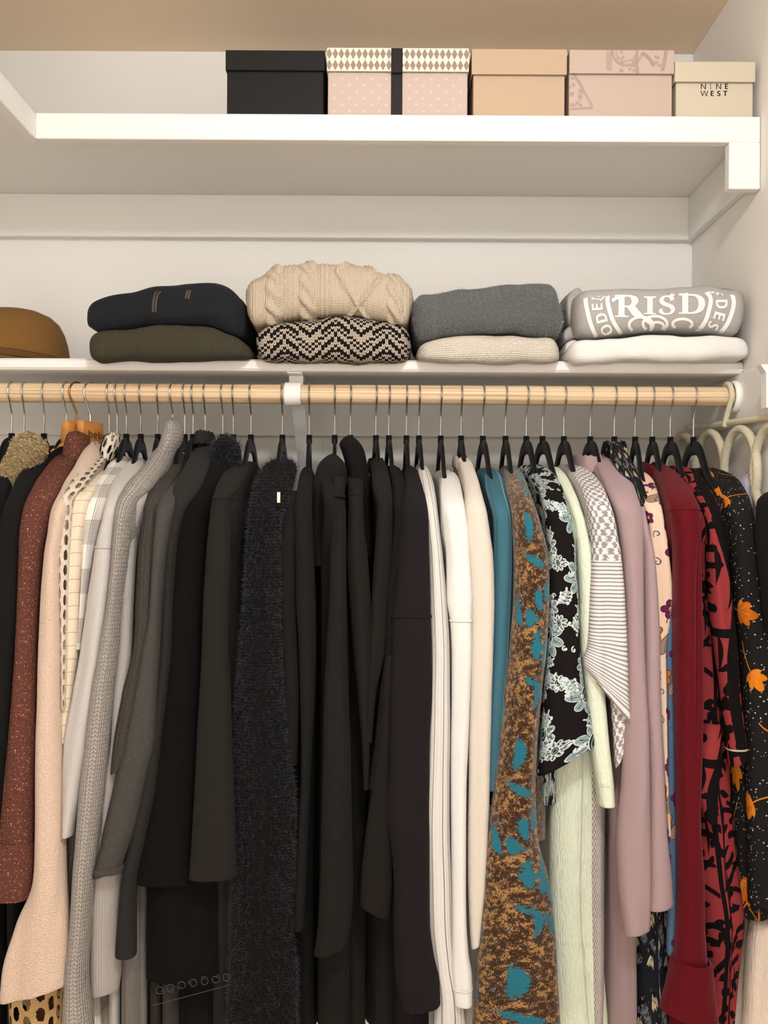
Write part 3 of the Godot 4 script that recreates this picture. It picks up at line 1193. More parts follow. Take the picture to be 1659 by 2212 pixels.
func ribbon_on(g: Dictionary, p: PackedVector2Array, w: float, out := 0.0012) -> ArrayMesh:
	var pts := PackedVector3Array()
	var uvs := PackedVector2Array()
	var n := p.size()
	var rows := 0
	for i in n:
		var tan := (p[mini(i + 1, n - 1)] - p[maxi(i - 1, 0)]).normalized()
		var nr := Vector2(-tan.y, tan.x) * w * 0.5
		var row := []
		for k in 3:
			var q := p[i] + nr * (k - 1)
			row.append(on_pillow(g, q.x, q.y, out))
		if row.any(func(v): return v == Vector3.INF):
			continue
		for v in row:
			pts.append(v)
			uvs.append(Vector2.ZERO)
		rows += 1
	return grid(pts, uvs, rows, 3, false) if rows > 1 else ArrayMesh.new()

func knits() -> void:
	var sy: float = M.shelf_y
	# brown felt hat
	hat()
	knit("folded_sweater", "olive green ribbed sweater folded under the navy jacket", "sweater", {"top": [187, 752, 192, 728, 215, 717, 260, 711, 330, 704, 410, 704, 460, 708, 500, 722, 530, 738, 543, 756], "bot": [187, 752, 196, 776, 215, 785, 260, 783, 330, 782, 430, 781, 510, 779, 537, 776, 543, 756], "zf": 1.538, "floor": sy, "m": M.olive, "seed": 1.0})
	var g := {"top": [182, 690, 188, 660, 215, 641, 260, 631, 320, 619, 380, 613, 430, 609, 470, 612, 505, 622, 522, 640, 527, 690], "bot": [182, 690, 190, 711, 215, 717, 260, 713, 330, 706, 410, 704, 460, 707, 500, 722, 520, 730, 527, 690], "zf": 1.535, "m": M.navy, "seed": 2.0, "amp": 0.0045}
	var o := knit("folded_jacket", "navy fleece jacket with two grey zippers folded on the olive sweater", "jacket", g)
	for z in [[Vector2(345, 627), Vector2(338, 634), Vector2(334, 652), Vector2(333, 674)], [Vector2(424, 610), Vector2(413, 617), Vector2(407, 630), Vector2(404, 645)]]:
		var pp := PackedVector2Array()
		for i in 3:
			for k in 6:
				pp.append(z[i].lerp(z[i + 1], k / 6.0))
		pp.append(z[3])
		part("zipper", ribbon_on(g, pp, 10.0, 0.0012), M.zip, o)
		part("zipper_coil", ribbon_on(g, pp, 3.0, 0.0022), M.zip_dark, o)
	var sm := PackedVector2Array()
	for p in [Vector2(318, 668), Vector2(316, 684), Vector2(330, 690), Vector2(360, 688), Vector2(420, 686), Vector2(480, 686), Vector2(522, 682)]:
		sm.append(p)
	part("seam", ribbon_on(g, dense(sm, 5), 3.0, 0.0012), M.navy, o)
	knit("folded_sweater", "black and cream zigzag knit sweater folded under the beige one", "sweater", {"top": [549, 730, 556, 712, 580, 702, 640, 690, 700, 684, 760, 683, 820, 692, 870, 703, 885, 715, 890, 745], "bot": [549, 730, 556, 760, 566, 781, 620, 785, 700, 786, 780, 785, 860, 784, 882, 778, 890, 745], "zf": 1.538, "floor": sy, "m": M.zigzag, "seed": 3.0, "disp": func(u, v): return 0.0010 * absf(sin(u * PI / 0.0052))})
	knit("folded_sweater", "chunky beige cable knit sweater folded on top of the zigzag sweater", "sweater", {"top": [526, 640, 530, 605, 560, 592, 600, 576, 650, 568, 720, 566, 780, 572, 830, 590, 870, 601, 890, 612, 896, 650], "bot": [526, 640, 534, 690, 552, 709, 575, 706, 640, 690, 700, 684, 760, 684, 820, 692, 860, 702, 880, 703, 896, 650], "zf": 1.532, "m": M.cable, "seed": 4.0, "nx": 260, "sides": 150, "disp": cable, "amp": 0.002, "dense": false})
	knit("folded_sweater", "cream seed stitch sweater folded under the fuzzy grey one", "sweater", {"top": [900, 760, 904, 743, 930, 736, 990, 728, 1050, 724, 1110, 724, 1150, 731, 1190, 732, 1206, 745, 1213, 765], "bot": [900, 760, 904, 779, 930, 784, 1000, 786, 1080, 787, 1150, 786, 1200, 785, 1210, 780, 1213, 765], "zf": 1.536, "floor": sy, "m": M.seed, "seed": 5.0})
	var gm := {"top": [889, 670, 893, 634, 930, 628, 970, 623, 1030, 622, 1070, 612, 1130, 610, 1180, 611, 1200, 622, 1211, 655, 1219, 690], "bot": [889, 670, 896, 722, 915, 737, 960, 732, 1010, 726, 1060, 723, 1110, 723, 1150, 731, 1190, 733, 1208, 730, 1219, 690], "zf": 1.532, "m": M.mohair, "seed": 6.0, "amp": 0.004}
	var mo := knit("folded_sweater", "fuzzy mid grey wool sweater folded on the cream seed stitch one", "sweater", gm)
	fuzz(mo, gm.node, 9000, 0.0042, 0.00022, M.mohair_hair, 5, "fuzz", 1.1, 1.2)
	var gw := {"top": [1222, 765, 1230, 741, 1250, 735, 1300, 731, 1360, 724, 1420, 723, 1480, 727, 1560, 729, 1600, 731, 1616, 745, 1624, 762], "bot": [1222, 765, 1228, 779, 1245, 789, 1300, 787, 1380, 784, 1450, 784, 1540, 781, 1596, 782, 1612, 776, 1624, 762], "zf": 1.538, "floor": sy, "m": M.white_fleece, "seed": 7.0, "amp": 0.004}
	var wo := knit("folded_sweatshirt", "thick white sweatshirt folded under the grey printed one", "sweatshirt", gw)
	part("sleeve_fold", pillow({"top": [1214, 762, 1220, 744, 1236, 735, 1250, 742, 1256, 760], "bot": [1214, 762, 1220, 775, 1236, 778, 1250, 775, 1256, 760], "zf": 1.575, "zk": 1.75, "nx": 24, "floor": sy, "seed": 3.0}), M.white_fleece, wo)
	risd()

func dense(p: PackedVector2Array, per: int) -> PackedVector2Array:
	var c := Curve2D.new()
	for i in p.size():
		var a := p[maxi(i - 1, 0)]
		var b := p[mini(i + 1, p.size() - 1)]
		c.add_point(p[i], -(b - a) / 6.0, (b - a) / 6.0)
	var out := PackedVector2Array()
	for i in p.size() - 1:
		for k in per:
			out.append(c.sample(i, float(k) / per))
	out.append(p[-1])
	return out

# plaited cables, ladders and a diamond panel, as real relief
func cable(u: float, v: float) -> float:
	var x := (u + 0.23) / 0.28
	var h := 0.0
	if x < 0.06 or x > 0.94:
		h = 0.0018 * absf(sin(u * PI / 0.006))
	elif absf(x - 0.16) < 0.055 or absf(x - 0.36) < 0.055 or absf(x - 0.88) < 0.05:
		var c := 0.16 if absf(x - 0.16) < 0.06 else (0.36 if absf(x - 0.36) < 0.06 else 0.88)
		var q := (x - c) / 0.055
		for s in [-1.0, 1.0]:
			var off: float = 0.48 * sin(v * TAU / 0.055 + (0.0 if s > 0 else PI))
			var d: float = (q - off) / 0.5
			var lift: float = 0.6 + 0.4 * s * cos(v * TAU / 0.055)
			h = maxf(h, 0.0085 * sqrt(maxf(0.0, 1.0 - d * d)) * lift)
	elif absf(x - 0.26) < 0.04 or absf(x - 0.46) < 0.035:
		h = 0.003 * absf(sin(u * PI / 0.0078)) * (0.5 + 0.5 * absf(sin(v * PI / 0.0045)))
	elif x > 0.5 and x < 0.82:
		var dx := absf(x - 0.66)
		var dv := absf(fposmod(v / 0.11 + 0.22, 1.0) - 0.5) * 0.26
		h = 0.0065 * maxf(0.0, 1.0 - absf(dx - dv) / 0.022) + 0.0009 * absf(sin(u * PI / 0.006) * sin(v * PI / 0.005))
	return h

func hat() -> void:
	var c := P(36, 770, 1.69)
	var o := thing("felt_hat", Vector3(c.x, M.shelf_y, c.z), "brown felt hat with a round crown at the shelf's left end", "hat")
	var n := 48
	var pts := PackedVector3Array()
	var uvs := PackedVector2Array()
	var prof := [[0.0, 0.104], [0.02, 0.1035], [0.042, 0.1], [0.06, 0.092], [0.073, 0.08], [0.082, 0.062], [0.0875, 0.042], [0.0905, 0.022], [0.092, 0.008], [0.0925, 0.0015], [0.09, 0.0012], [0.085, 0.02]]
	for q in prof:
		for j in n + 1:
			var a := TAU * j / n
			var r: float = q[0] * (1.0 + 0.012 * sin(3 * a + 1.0) * q[0] / 0.09)
			pts.append(Vector3(c.x + cos(a) * r * 1.0, M.shelf_y + q[1], c.z - sin(a) * r * 1.12))
			uvs.append(Vector2(a * 0.09, q[1]))
	part("crown", grid(pts, uvs, prof.size(), n + 1, false), M.felt, o)
	var ring := PackedVector3Array()
	for j in n:
		var a := TAU * j / n
		ring.append(Vector3(c.x + cos(a) * 0.0925, M.shelf_y + 0.0075 + 0.007 * maxf(0.0, sin(-a) * 0.7 - cos(a) * 0.6), c.z - sin(a) * 0.104))
	part("band", sweep(ring, 0.003, 0.0065, 8, Vector3.UP, true), M.felt_band, o)

func risd() -> void:
	var g := {"top": [1236, 680, 1239, 630, 1247, 622, 1290, 622, 1340, 622, 1420, 622, 1470, 617, 1530, 614, 1560, 620, 1590, 621, 1608, 626, 1614, 660], "bot": [1236, 680, 1240, 726, 1258, 731, 1300, 730, 1360, 722, 1420, 716, 1480, 717, 1540, 722, 1588, 729, 1600, 716, 1608, 690, 1614, 660], "zf": 1.534, "m": M.grey_marl, "seed": 8.0, "amp": 0.0018, "nx": 120}
	var o := knit("folded_sweatshirt", "light grey sweatshirt with white round college print folded on top", "sweatshirt", g)
	part("sleeve_fold", pillow({"top": [1217, 668, 1222, 640, 1236, 625, 1250, 622, 1262, 650], "bot": [1217, 668, 1222, 700, 1236, 722, 1250, 726, 1262, 700], "zf": 1.575, "zk": 1.76, "nx": 24, "seed": 4.0}), M.grey_marl, o)
	part("sleeve_fold", pillow({"top": [1210, 730, 1217, 716, 1234, 705, 1250, 712, 1256, 722], "bot": [1210, 730, 1217, 741, 1234, 738, 1250, 734, 1256, 722], "zf": 1.58, "zk": 1.74, "nx": 24, "seed": 5.0}), M.grey_marl, o)
	var pr := func(mesh: ArrayMesh):
		if mesh.get_surface_count():
			part("print", mesh, M.print_white, o)
	for r in [[[1283, 614], [1271, 628], [1265, 645], [1268, 668], [1276, 700], [1288, 728]], [[1330, 616], [1318, 628], [1312, 645], [1316, 668], [1325, 695], [1342, 722]], [[1508, 623], [1524, 630], [1535, 645], [1532, 668], [1523, 695], [1505, 718]], [[1530, 612], [1560, 617], [1577, 630], [1585, 650], [1581, 675], [1568, 705], [1548, 724]]]:
		var p := PackedVector2Array()
		for q in r:
			p.append(Vector2(q[0], q[1]))
		pr.call(ribbon_on(g, dense(p, 8), 9.0))
	# R I S D
	for w in [["R", 1328, 1386, 637, 685], ["I", 1391, 1417, 640, 679], ["S", 1423, 1458, 638, 680], ["D", 1466, 1523, 635, 678]]:
		pr.call(lay(w[0], true, true, func(q: Vector2): return on_pillow(g, lerpf(w[1], w[2], q.x), lerpf(w[4], w[3], q.y)), 10))
	for r in [[[1364, 657], [1380, 676], [1396, 692], [1412, 704]], [[1322, 650], [1332, 644], [1345, 641], [1352, 634]], [[1449, 640], [1460, 632], [1475, 634], [1490, 631]]]:
		var p := PackedVector2Array()
		for q in r:
			p.append(Vector2(q[0], q[1]))
		pr.call(ribbon_on(g, dense(p, 6), 7.0))
	for e in [[1385, 702, 26, 17], [1415, 700, 26, 17], [1420, 705, 14, 9], [1474, 700, 21, 11]]:
		pr.call(ribbon_on(g, arcs2(e[0], e[1], e[2], e[3], -PI * 1.25, PI * 0.25), 6.0))
	for e in [[1372, 631, 18, 4], [1412, 630, 20, 4], [1446, 629, 12, 4]]:
		pr.call(ribbon_on(g, arcs2(e[0], e[1], e[2], e[3], 0, TAU), 3.5))
	# letters of the ring: character, centre, turn in degrees, width, height
	for w in [["O", 1310, 713, -25.0, 22.0, 24.0], ["D", 1299, 687, -14.0, 20.0, 24.0], ["E", 1290, 663, -4.0, 14.0, 23.0], ["I", 1289, 646, 8.0, 5.0, 22.0], ["S", 1296, 638, 22.0, 11.0, 20.0], ["L", 1305, 628, 35.0, 10.0, 16.0], ["O", 1537, 625, 30.0, 18.0, 15.0], ["F", 1558, 633, 50.0, 13.0, 20.0], ["D", 1559, 657, 88.0, 19.0, 25.0], ["E", 1554, 683, 106.0, 16.0, 24.0], ["S", 1541, 704, 118.0, 14.0, 24.0]]:
		var tn := deg_to_rad(w[3] + (-90.0 if w[3] < 0 or w[1] < 1400 else 0.0))
		var cx := Vector2(cos(tn), sin(tn))
		var cy := Vector2(-sin(tn), cos(tn))
		pr.call(lay(w[0], true, false, func(q: Vector2):
			var at: Vector2 = Vector2(w[1], w[2]) + cx * (q.x - 0.5) * w[4] - cy * (q.y - 0.5) * w[5]
			return on_pillow(g, at.x, at.y), 8))

func arcs2(cx: float, cy: float, rx: float, ry: float, a0: float, a1: float) -> PackedVector2Array:
	var p := PackedVector2Array()
	for i in 31:
		var a := lerpf(a0, a1, i / 30.0)
		p.append(Vector2(cx + cos(a) * rx, cy + sin(a) * ry))
	return p

func materials() -> void:
	# room
	M.wall = mat(Color(0.915, 0.893, 0.865), 0.75)
	M.ceiling = mat(Color(0.94, 0.855, 0.75), 0.85)
	M.trim = mat(Color(0.915, 0.90, 0.88), 0.45)
	M.carpet = mat(Color(0.86, 0.775, 0.68), 0.95)
	M.plastic = mat(Color(0.93, 0.92, 0.90), 0.35, {"spec": 0.5})
	M.steel = mat(Color(0.90, 0.89, 0.87), 0.4, {"spec": 0.5})
	M.glow = mat(Color(1, 0.95, 0.88), 0.4)
	M.glow.emission_enabled = true
	M.glow.emission = Color(0.98, 0.99, 1.0)
	M.glow.emission_energy_multiplier = 1.5
	M.ink = mat(Color(0.09, 0.08, 0.075), 0.6)
	M.wire = mat(Color(0.80, 0.79, 0.77), 0.22, {"metal": 1.0})
	M.brass = mat(Color(0.62, 0.45, 0.25), 0.28, {"metal": 1.0})
	M.velvet_black = mat(Color(0.055, 0.052, 0.05), 0.95, {"sheen": 0.25, "tint": 0.3})
	# pine: growth lines drawn out along the pole
	var n1 := cloud(256, 256, 0.02, 31, 3)
	var n2 := cloud(256, 256, 0.12, 32, 2)
	M.pine = mat(Color(1, 1, 1), 0.42, {"tile": Vector2(0.1056, 1.6), "spec": 0.4, "tex": tx(paint(256, 512, func(x: int, y: int):
		var q := n1[((y / 12) % 256) * 256 + x] / 255.0
		var line := pow(absf(sin((x / 256.0 * 9.0 + q * 2.2) * PI)), 7.0)
		var gr := n2[((y / 14) % 256) * 256 + x] / 255.0
		return Color(0.86, 0.76, 0.63).lerp(Color(0.70, 0.55, 0.40), clampf(line * 0.7 + (gr - 0.5) * 0.5, 0, 1))))})
	M.beech = mat(Color(1, 1, 1), 0.35, {"tile": Vector2(0.08, 0.3), "spec": 0.5, "tex": tx(paint(128, 128, func(x: int, y: int):
		var gr := n2[(y % 256) * 256 + ((x / 6) % 256)] / 255.0
		return Color(0.80, 0.555, 0.29).lerp(Color(0.72, 0.46, 0.20), gr)))})
	# boxes
	M.card_black = mat(Color(0.075, 0.073, 0.071), 0.6, {"spec": 0.35})
	M.card_tan = mat(Color(0.735, 0.635, 0.54), 0.7)
	M.card_cream = mat(Color(0.775, 0.725, 0.645), 0.7)
	M.ribbon = mat(Color(0.15, 0.14, 0.135), 0.5)
	var dots := Image.create(128, 128, false, Image.FORMAT_RGB8)
	dots.fill(Color(0.755, 0.675, 0.635))
	for q in [[32, 32], [96, 96]]:
		ell(dots, q[0], q[1], 13, 13, 0, Color(0.795, 0.735, 0.685))
	M.card_dots = mat(Color.WHITE, 0.7, {"tex": tx(dots), "tile": Vector2(0.0245, 0.0215)})
	var dia := paint(128, 256, func(x: int, y: int):
		var u := absf(fposmod(x / 128.0, 1.0) - 0.5) * 2.0
		var v := absf(fposmod(y / 256.0, 1.0) - 0.5) * 2.0
		var d := u + v
		var c := Color(0.62, 0.53, 0.455)
		if d < 0.93:
			c = Color(0.60, 0.525, 0.455) if (d < 0.86) else Color(0.32, 0.28, 0.25)
		elif d > 0.93:
			c = Color(0.87, 0.845, 0.79)
		return c)
	M.card_diamond = mat(Color.WHITE, 0.65, {"tex": tx(dia), "tile": Vector2(0.0098, 0.0185)})
	M.card_paisley = mat(Color.WHITE, 0.7, {"tex": tx(paisley(false)), "tile": Vector2(0.17, 0.17)})
	M.card_paisley.uv1_offset = Vector3(0.5, 0.5, 0)
	M.card_paisley_lid = mat(Color.WHITE, 0.7, {"tex": tx(paisley(true)), "tile": Vector2(0.174, 0.174)})
	M.card_paisley_lid.uv1_offset = Vector3(0.5, 0.5, 0)
	# folded things
	M.olive = mat(Color(0.25, 0.235, 0.185), 0.95, {"bump": B.rib, "tile": Vector2(0.022, 0.03), "deep": 0.1, "sheen": 0.2})
	M.navy = mat(Color(0.115, 0.125, 0.14), 0.97, {"bump": B.fleece, "tile": Vector2(0.05, 0.05), "deep": 0.08, "sheen": 0.3})
	M.zip = mat(Color(0.34, 0.30, 0.275), 0.6)
	M.zip_dark = mat(Color(0.20, 0.18, 0.17), 0.5)
	M.zigzag = mat(Color.WHITE, 0.95, {"tex": tx(zigzag()), "bump": B.knit, "tile": Vector2(0.085, 0.085), "deep": 0.0})
	M.cable = mat(Color.WHITE, 0.95, {"tex": heather(Color(0.825, 0.775, 0.705), Color(0.68, 0.60, 0.51), 128, 0.7, 0.3), "bump": B.knit, "tile": Vector2(0.03, 0.026), "deep": 0.14})
	M.seed = mat(Color(0.85, 0.81, 0.755), 0.95, {"bump": B.seed, "tile": Vector2(0.03, 0.03), "deep": 0.16})
	M.mohair = mat(Color.WHITE, 0.97, {"tex": heather(Color(0.46, 0.465, 0.46), Color(0.25, 0.255, 0.255), 128, 0.6, 0.5), "bump": B.boucle, "tile": Vector2(0.06, 0.06), "deep": 0.25, "sheen": 0.3})
	M.mohair_hair = mat(Color(0.60, 0.605, 0.60), 0.9)
	M.white_fleece = mat(Color(0.875, 0.86, 0.845), 0.97, {"bump": B.fleece, "tile": Vector2(0.06, 0.06), "deep": 0.06})
	M.grey_marl = mat(Color.WHITE, 0.95, {"tex": heather(Color(0.71, 0.695, 0.68), Color(0.60, 0.58, 0.565), 128, 0.9, 0.3), "bump": B.weave, "tile": Vector2(0.03, 0.03), "deep": 0.03})
	M.print_white = mat(Color(0.92, 0.905, 0.88), 0.6)
	M.felt = mat(Color(0.46, 0.33, 0.17), 0.95, {"bump": B.fleece, "tile": Vector2(0.05, 0.05), "deep": 0.04, "sheen": 0.3})
	M.felt_band = mat(Color(0.36, 0.25, 0.15), 0.95)
	# plain hung cloths: k(colour, relief, tile, depth cm, sheen)
	var k := func(r: float, g: float, b: float, relief: String, tile: float, deep: float, sheen := 0.15):
		return mat(Color(r, g, b), 0.95, {"bump": B[relief], "tile": Vector2(tile, tile), "deep": deep, "sheen": sheen, "tint": 0.6})
	M.black_wool = k.call(0.085, 0.083, 0.079, "fleece", 0.05, 0.06)
	M.black_knit = k.call(0.077, 0.075, 0.071, "rib", 0.03, 0.1)
	M.black_rib = k.call(0.101, 0.097, 0.096, "rib", 0.026, 0.12)
	M.black_chunky = k.call(0.087, 0.085, 0.081, "rib", 0.045, 0.25)
	M.black_boucle = k.call(0.107, 0.097, 0.091, "boucle", 0.05, 0.1)
	M.black_sweat = k.call(0.107, 0.104, 0.097, "weave", 0.02, 0.03)
	M.black_warm = k.call(0.113, 0.107, 0.097, "weave", 0.02, 0.03)
	M.plum_black = k.call(0.110, 0.094, 0.104, "weave", 0.02, 0.03)
	M.jet = mat(Color(0.075, 0.073, 0.07), 0.98, {"bump": B.fleece, "tile": Vector2(0.04, 0.04), "deep": 0.05})
	M.velvet_jacket = mat(Color(0.05, 0.049, 0.047), 1.0, {"sheen": 0.12, "bump": B.fleece, "tile": Vector2(0.06, 0.06), "deep": 0.03})
	M.fuzzy_black = k.call(0.055, 0.055, 0.059, "boucle", 0.05, 0.2, 0.1)
	M.fuzzy_hair = mat(Color(0.235, 0.235, 0.255), 0.6, {"spec": 0.4})
	M.denim_black = k.call(0.077, 0.077, 0.081, "weave", 0.015, 0.05)
	M.sherpa = mat(Color(0.58, 0.49, 0.36), 0.97, {"bump": B.boucle, "tile": Vector2(0.05, 0.05), "deep": 0.5})
	M.sherpa_hair = mat(Color(0.72, 0.63, 0.48), 0.9)
	M.tweed = mat(Color.WHITE, 0.95, {"tex": tweed(Color(0.45, 0.275, 0.235), Color(0.27, 0.16, 0.14), [Color(0.85, 0.66, 0.46), Color(0.72, 0.47, 0.31), Color(0.58, 0.38, 0.30), Color(0.55, 0.36, 0.29), Color(0.17, 0.095, 0.09)], 256, 900), "bump": B.boucle, "tile": Vector2(0.11, 0.11), "deep": 0.14})
	M.camel = mat(Color.WHITE, 0.97, {"tex": heather(Color(0.845, 0.755, 0.69), Color(0.765, 0.665, 0.59), 128, 0.25, 0.3), "bump": B.fleece, "tile": Vector2(0.07, 0.07), "deep": 0.12, "sheen": 0.3})
	M.crochet = crochet(Color(0.90, 0.84, 0.76), 0.016)
	M.lace = crochet(Color(0.80, 0.66, 0.46), 0.022)
	M.cream_grid = mat(Color.WHITE, 0.95, {"tex": tx(gridlines()), "tile": Vector2(0.036, 0.02), "bump": B.weave, "deep": 0.03})
	M.check = mat(Color.WHITE, 0.95, {"tex": tx(checks()), "tile": Vector2(0.075, 0.075), "bump": B.weave, "deep": 0.0})
	M.heather = mat(Color.WHITE, 0.95, {"tex": heather(Color(0.79, 0.77, 0.755), Color(0.68, 0.655, 0.64), 128, 0.15, 0.8), "tile": Vector2(0.05, 0.05), "bump": B.fleece, "deep": 0.03})
	M.chunky = mat(Color(0.68, 0.65, 0.625), 0.95, {"bump": B.knit, "tile": Vector2(0.037, 0.037), "deep": 0.45})
	M.pale_rib = mat(Color(0.66, 0.635, 0.62), 0.95, {"bump": B.rib, "tile": Vector2(0.022, 0.022), "deep": 0.1})
	M.flecked = mat(Color.WHITE, 0.95, {"tex": tweed(Color(0.29, 0.275, 0.26), Color(0.19, 0.18, 0.17), [Color(0.48, 0.43, 0.37), Color(0.40, 0.36, 0.31)], 256, 500), "bump": B.rib, "tile": Vector2(0.05, 0.05), "deep": 0.12})
	M.charcoal = mat(Color.WHITE, 0.97, {"tex": tweed(Color(0.30, 0.29, 0.278), Color(0.235, 0.225, 0.215), [Color(0.42, 0.40, 0.37), Color(0.36, 0.34, 0.31)], 256, 300), "bump": B.fleece, "tile": Vector2(0.06, 0.06), "deep": 0.08})
	M.dark_grey = k.call(0.162, 0.156, 0.149, "weave", 0.02, 0.04)
	M.olive_black = k.call(0.130, 0.123, 0.112, "weave", 0.02, 0.03)
	M.pinstripe = mat(Color.WHITE, 0.95, {"tex": tx(stripes(Color(0.825, 0.81, 0.795), Color(0.36, 0.34, 0.33), [[12, 4], [50, 3], [92, 4]])), "tile": Vector2(0.035, 0.06), "bump": B.rib, "deep": 0.07})
	M.white_sweat = mat(Color(0.86, 0.85, 0.84), 0.95, {"bump": B.fleece, "tile": Vector2(0.05, 0.05), "deep": 0.025})
	M.cream = mat(Color(0.83, 0.795, 0.75), 0.95, {"bump": B.weave, "tile": Vector2(0.02, 0.02), "deep": 0.03})
	M.teal = mat(Color.WHITE, 0.9, {"tex": tx(stripes(Color(0.24, 0.40, 0.46), Color(0.68, 0.76, 0.78), [[20, 3], [70, 2], [80, 2]])), "tile": Vector2(0.045, 0.06)})
	M.burnout = burnout()
	M.paisley_black = mat(Color.WHITE, 0.9, {"tex": tx(paisley_cloth()), "tile": Vector2(0.135, 0.27), "bump": B.weave, "deep": 0.0})
	M.pale_green = mat(Color(0.845, 0.87, 0.79), 0.9, {"bump": B.crinkle, "tile": Vector2(0.13, 0.13), "deep": 0.11})
	M.grey_check = mat(Color.WHITE, 0.9, {"tex": tx(ikat()), "tile": Vector2(0.06, 0.06)})
	M.grey_stripe = mat(Color.WHITE, 0.9, {"tex": tx(bars()), "tile": Vector2(0.06, 0.6)})
	M.mauve = mat(Color(0.625, 0.535, 0.545), 0.85, {"bump": B.fleece, "tile": Vector2(0.02, 0.02), "deep": 0.025, "sheen": 0.25, "tint": 0.5})
	M.navy_print = mat(Color.WHITE, 0.75, {"tex": tx(wings()), "tile": Vector2(0.13, 0.13)})
	M.floral = mat(Color.WHITE, 0.85, {"tex": tx(floral(Color(0.90, 0.78, 0.69))), "tile": Vector2(0.24, 0.24)})
	M.floral_blue = mat(Color.WHITE, 0.85, {"tex": tx(floral(Color(0.33, 0.43, 0.55))), "tile": Vector2(0.22, 0.22)})
	M.burgundy = mat(Color(0.34, 0.012, 0.06), 0.7, {"sheen": 1.0, "tint": 0.62, "bump": B.fleece, "tile": Vector2(0.09, 0.05), "deep": 0.06})
	M.red_print = mat(Color.WHITE, 0.85, {"tex": tx(branches()), "tile": Vector2(0.17, 0.34)})
	M.leaf_print = mat(Color.WHITE, 0.85, {"tex": tx(leaves()), "tile": Vector2(0.24, 0.48)})
	M.black_sheer = k.call(0.071, 0.068, 0.071, "crinkle", 0.08, 0.1)
	M.blush = mat(Color(0.88, 0.81, 0.75), 0.85, {"bump": B.crinkle, "tile": Vector2(0.14, 0.14), "deep": 0.1})
	M.lilac = mat(Color(0.66, 0.64, 0.70), 0.8)
	M.indigo = mat(Color(0.06, 0.065, 0.11), 0.9)
	M.rattan = mat(Color(0.90, 0.85, 0.74), 0.7, {"bump": B.seed, "tile": Vector2(0.02, 0.012), "deep": 0.06})
	M.tag_white = mat(Color(0.85, 0.84, 0.78), 0.8)
	M.thread_white = mat(Color(0.72, 0.66, 0.62), 0.8)
	M.beads = mat(Color(0.30, 0.29, 0.28), 0.4)
	M.tan_trousers = mat(Color(0.28, 0.24, 0.205), 0.9)

# ------------------------------------------------------------------ prints
func paisley(lid: bool) -> Image:
	var base := Color(0.745, 0.655, 0.605)
	var ink := Color(0.605, 0.53, 0.495)
	var im := Image.create(512, 512, false, Image.FORMAT_RGB8)
	im.fill(base)
	var rng := RandomNumberGenerator.new()
	rng.seed = 6
	# the tile's middle is the middle of the face; a teardrop filled with small flowers, edged with sprigs
	var sprig := func(p: PackedVector2Array, s: float):
		stroke(im, p, 1.0, ink)
		for i in range(0, p.size() - 1):
			var a := (p[i + 1] - p[i]).angle()
			for q in [-0.8, 0.8]:
				var m: Vector2 = p[i] + Vector2.from_angle(a + q) * s
				ell(im, m.x, m.y, s * 0.8, s * 0.33, a + q, ink)
	var flower := func(c: Vector2, r: float):
		for i in 5:
			var m := c + Vector2.from_angle(i * TAU / 5) * r
			ell(im, m.x, m.y, r * 0.62, r * 0.62, 0, ink)
			ell(im, m.x, m.y, r * 0.38, r * 0.38, 0, base)
		ell(im, c.x, c.y, r * 0.4, r * 0.4, 0, ink)
	if lid:
		for i in 7:
			stroke(im, PackedVector2Array([Vector2(206 - i * 4.0, 206), Vector2(206 - i * 4.0, 300)]), 0.7, ink)
		sprig.call(arcs(270, 200, 60, 86, PI, 0.1, 26), 6.0)
		stroke(im, arcs(270, 200, 44, 62, PI, 0.2, 30), 1.6, ink)
		stroke(im, arcs(270, 200, 38, 56, PI, 0.2, 30), 0.9, ink)
		sprig.call(bez(Vector2(330, 200), Vector2(322, 262), Vector2(334, 318), 18), 6.0)
		sprig.call(bez(Vector2(350, 212), Vector2(392, 230), Vector2(410, 276), 14), 7.0)
		sprig.call(bez(Vector2(452, 300), Vector2(462, 250), Vector2(470, 200), 14), 7.0)
		for i in 14:
			flower.call(Vector2(rng.randf_range(236, 326), rng.randf_range(205, 300)), rng.randf_range(5, 8))
		for i in 5:
			flower.call(Vector2(rng.randf_range(415, 470), rng.randf_range(215, 290)), rng.randf_range(4, 7))
	else:
		sprig.call(PackedVector2Array(Array(bez(Vector2(6, 150), Vector2(60, 230), Vector2(116, 340), 22))), 6.0)
		sprig.call(bez(Vector2(0, 352), Vector2(60, 346), Vector2(118, 344), 18), 5.0)
		stroke(im, arcs(-10, 250, 62, 92, -1.3, 1.2, 24), 1.6, ink)
		stroke(im, arcs(-10, 250, 54, 84, -1.3, 1.2, 24), 0.9, ink)
		for i in 16:
			var p := Vector2(rng.randf_range(4, 62), rng.randf_range(190, 332))
			flower.call(p, rng.randf_range(4.5, 7.5))
	return im

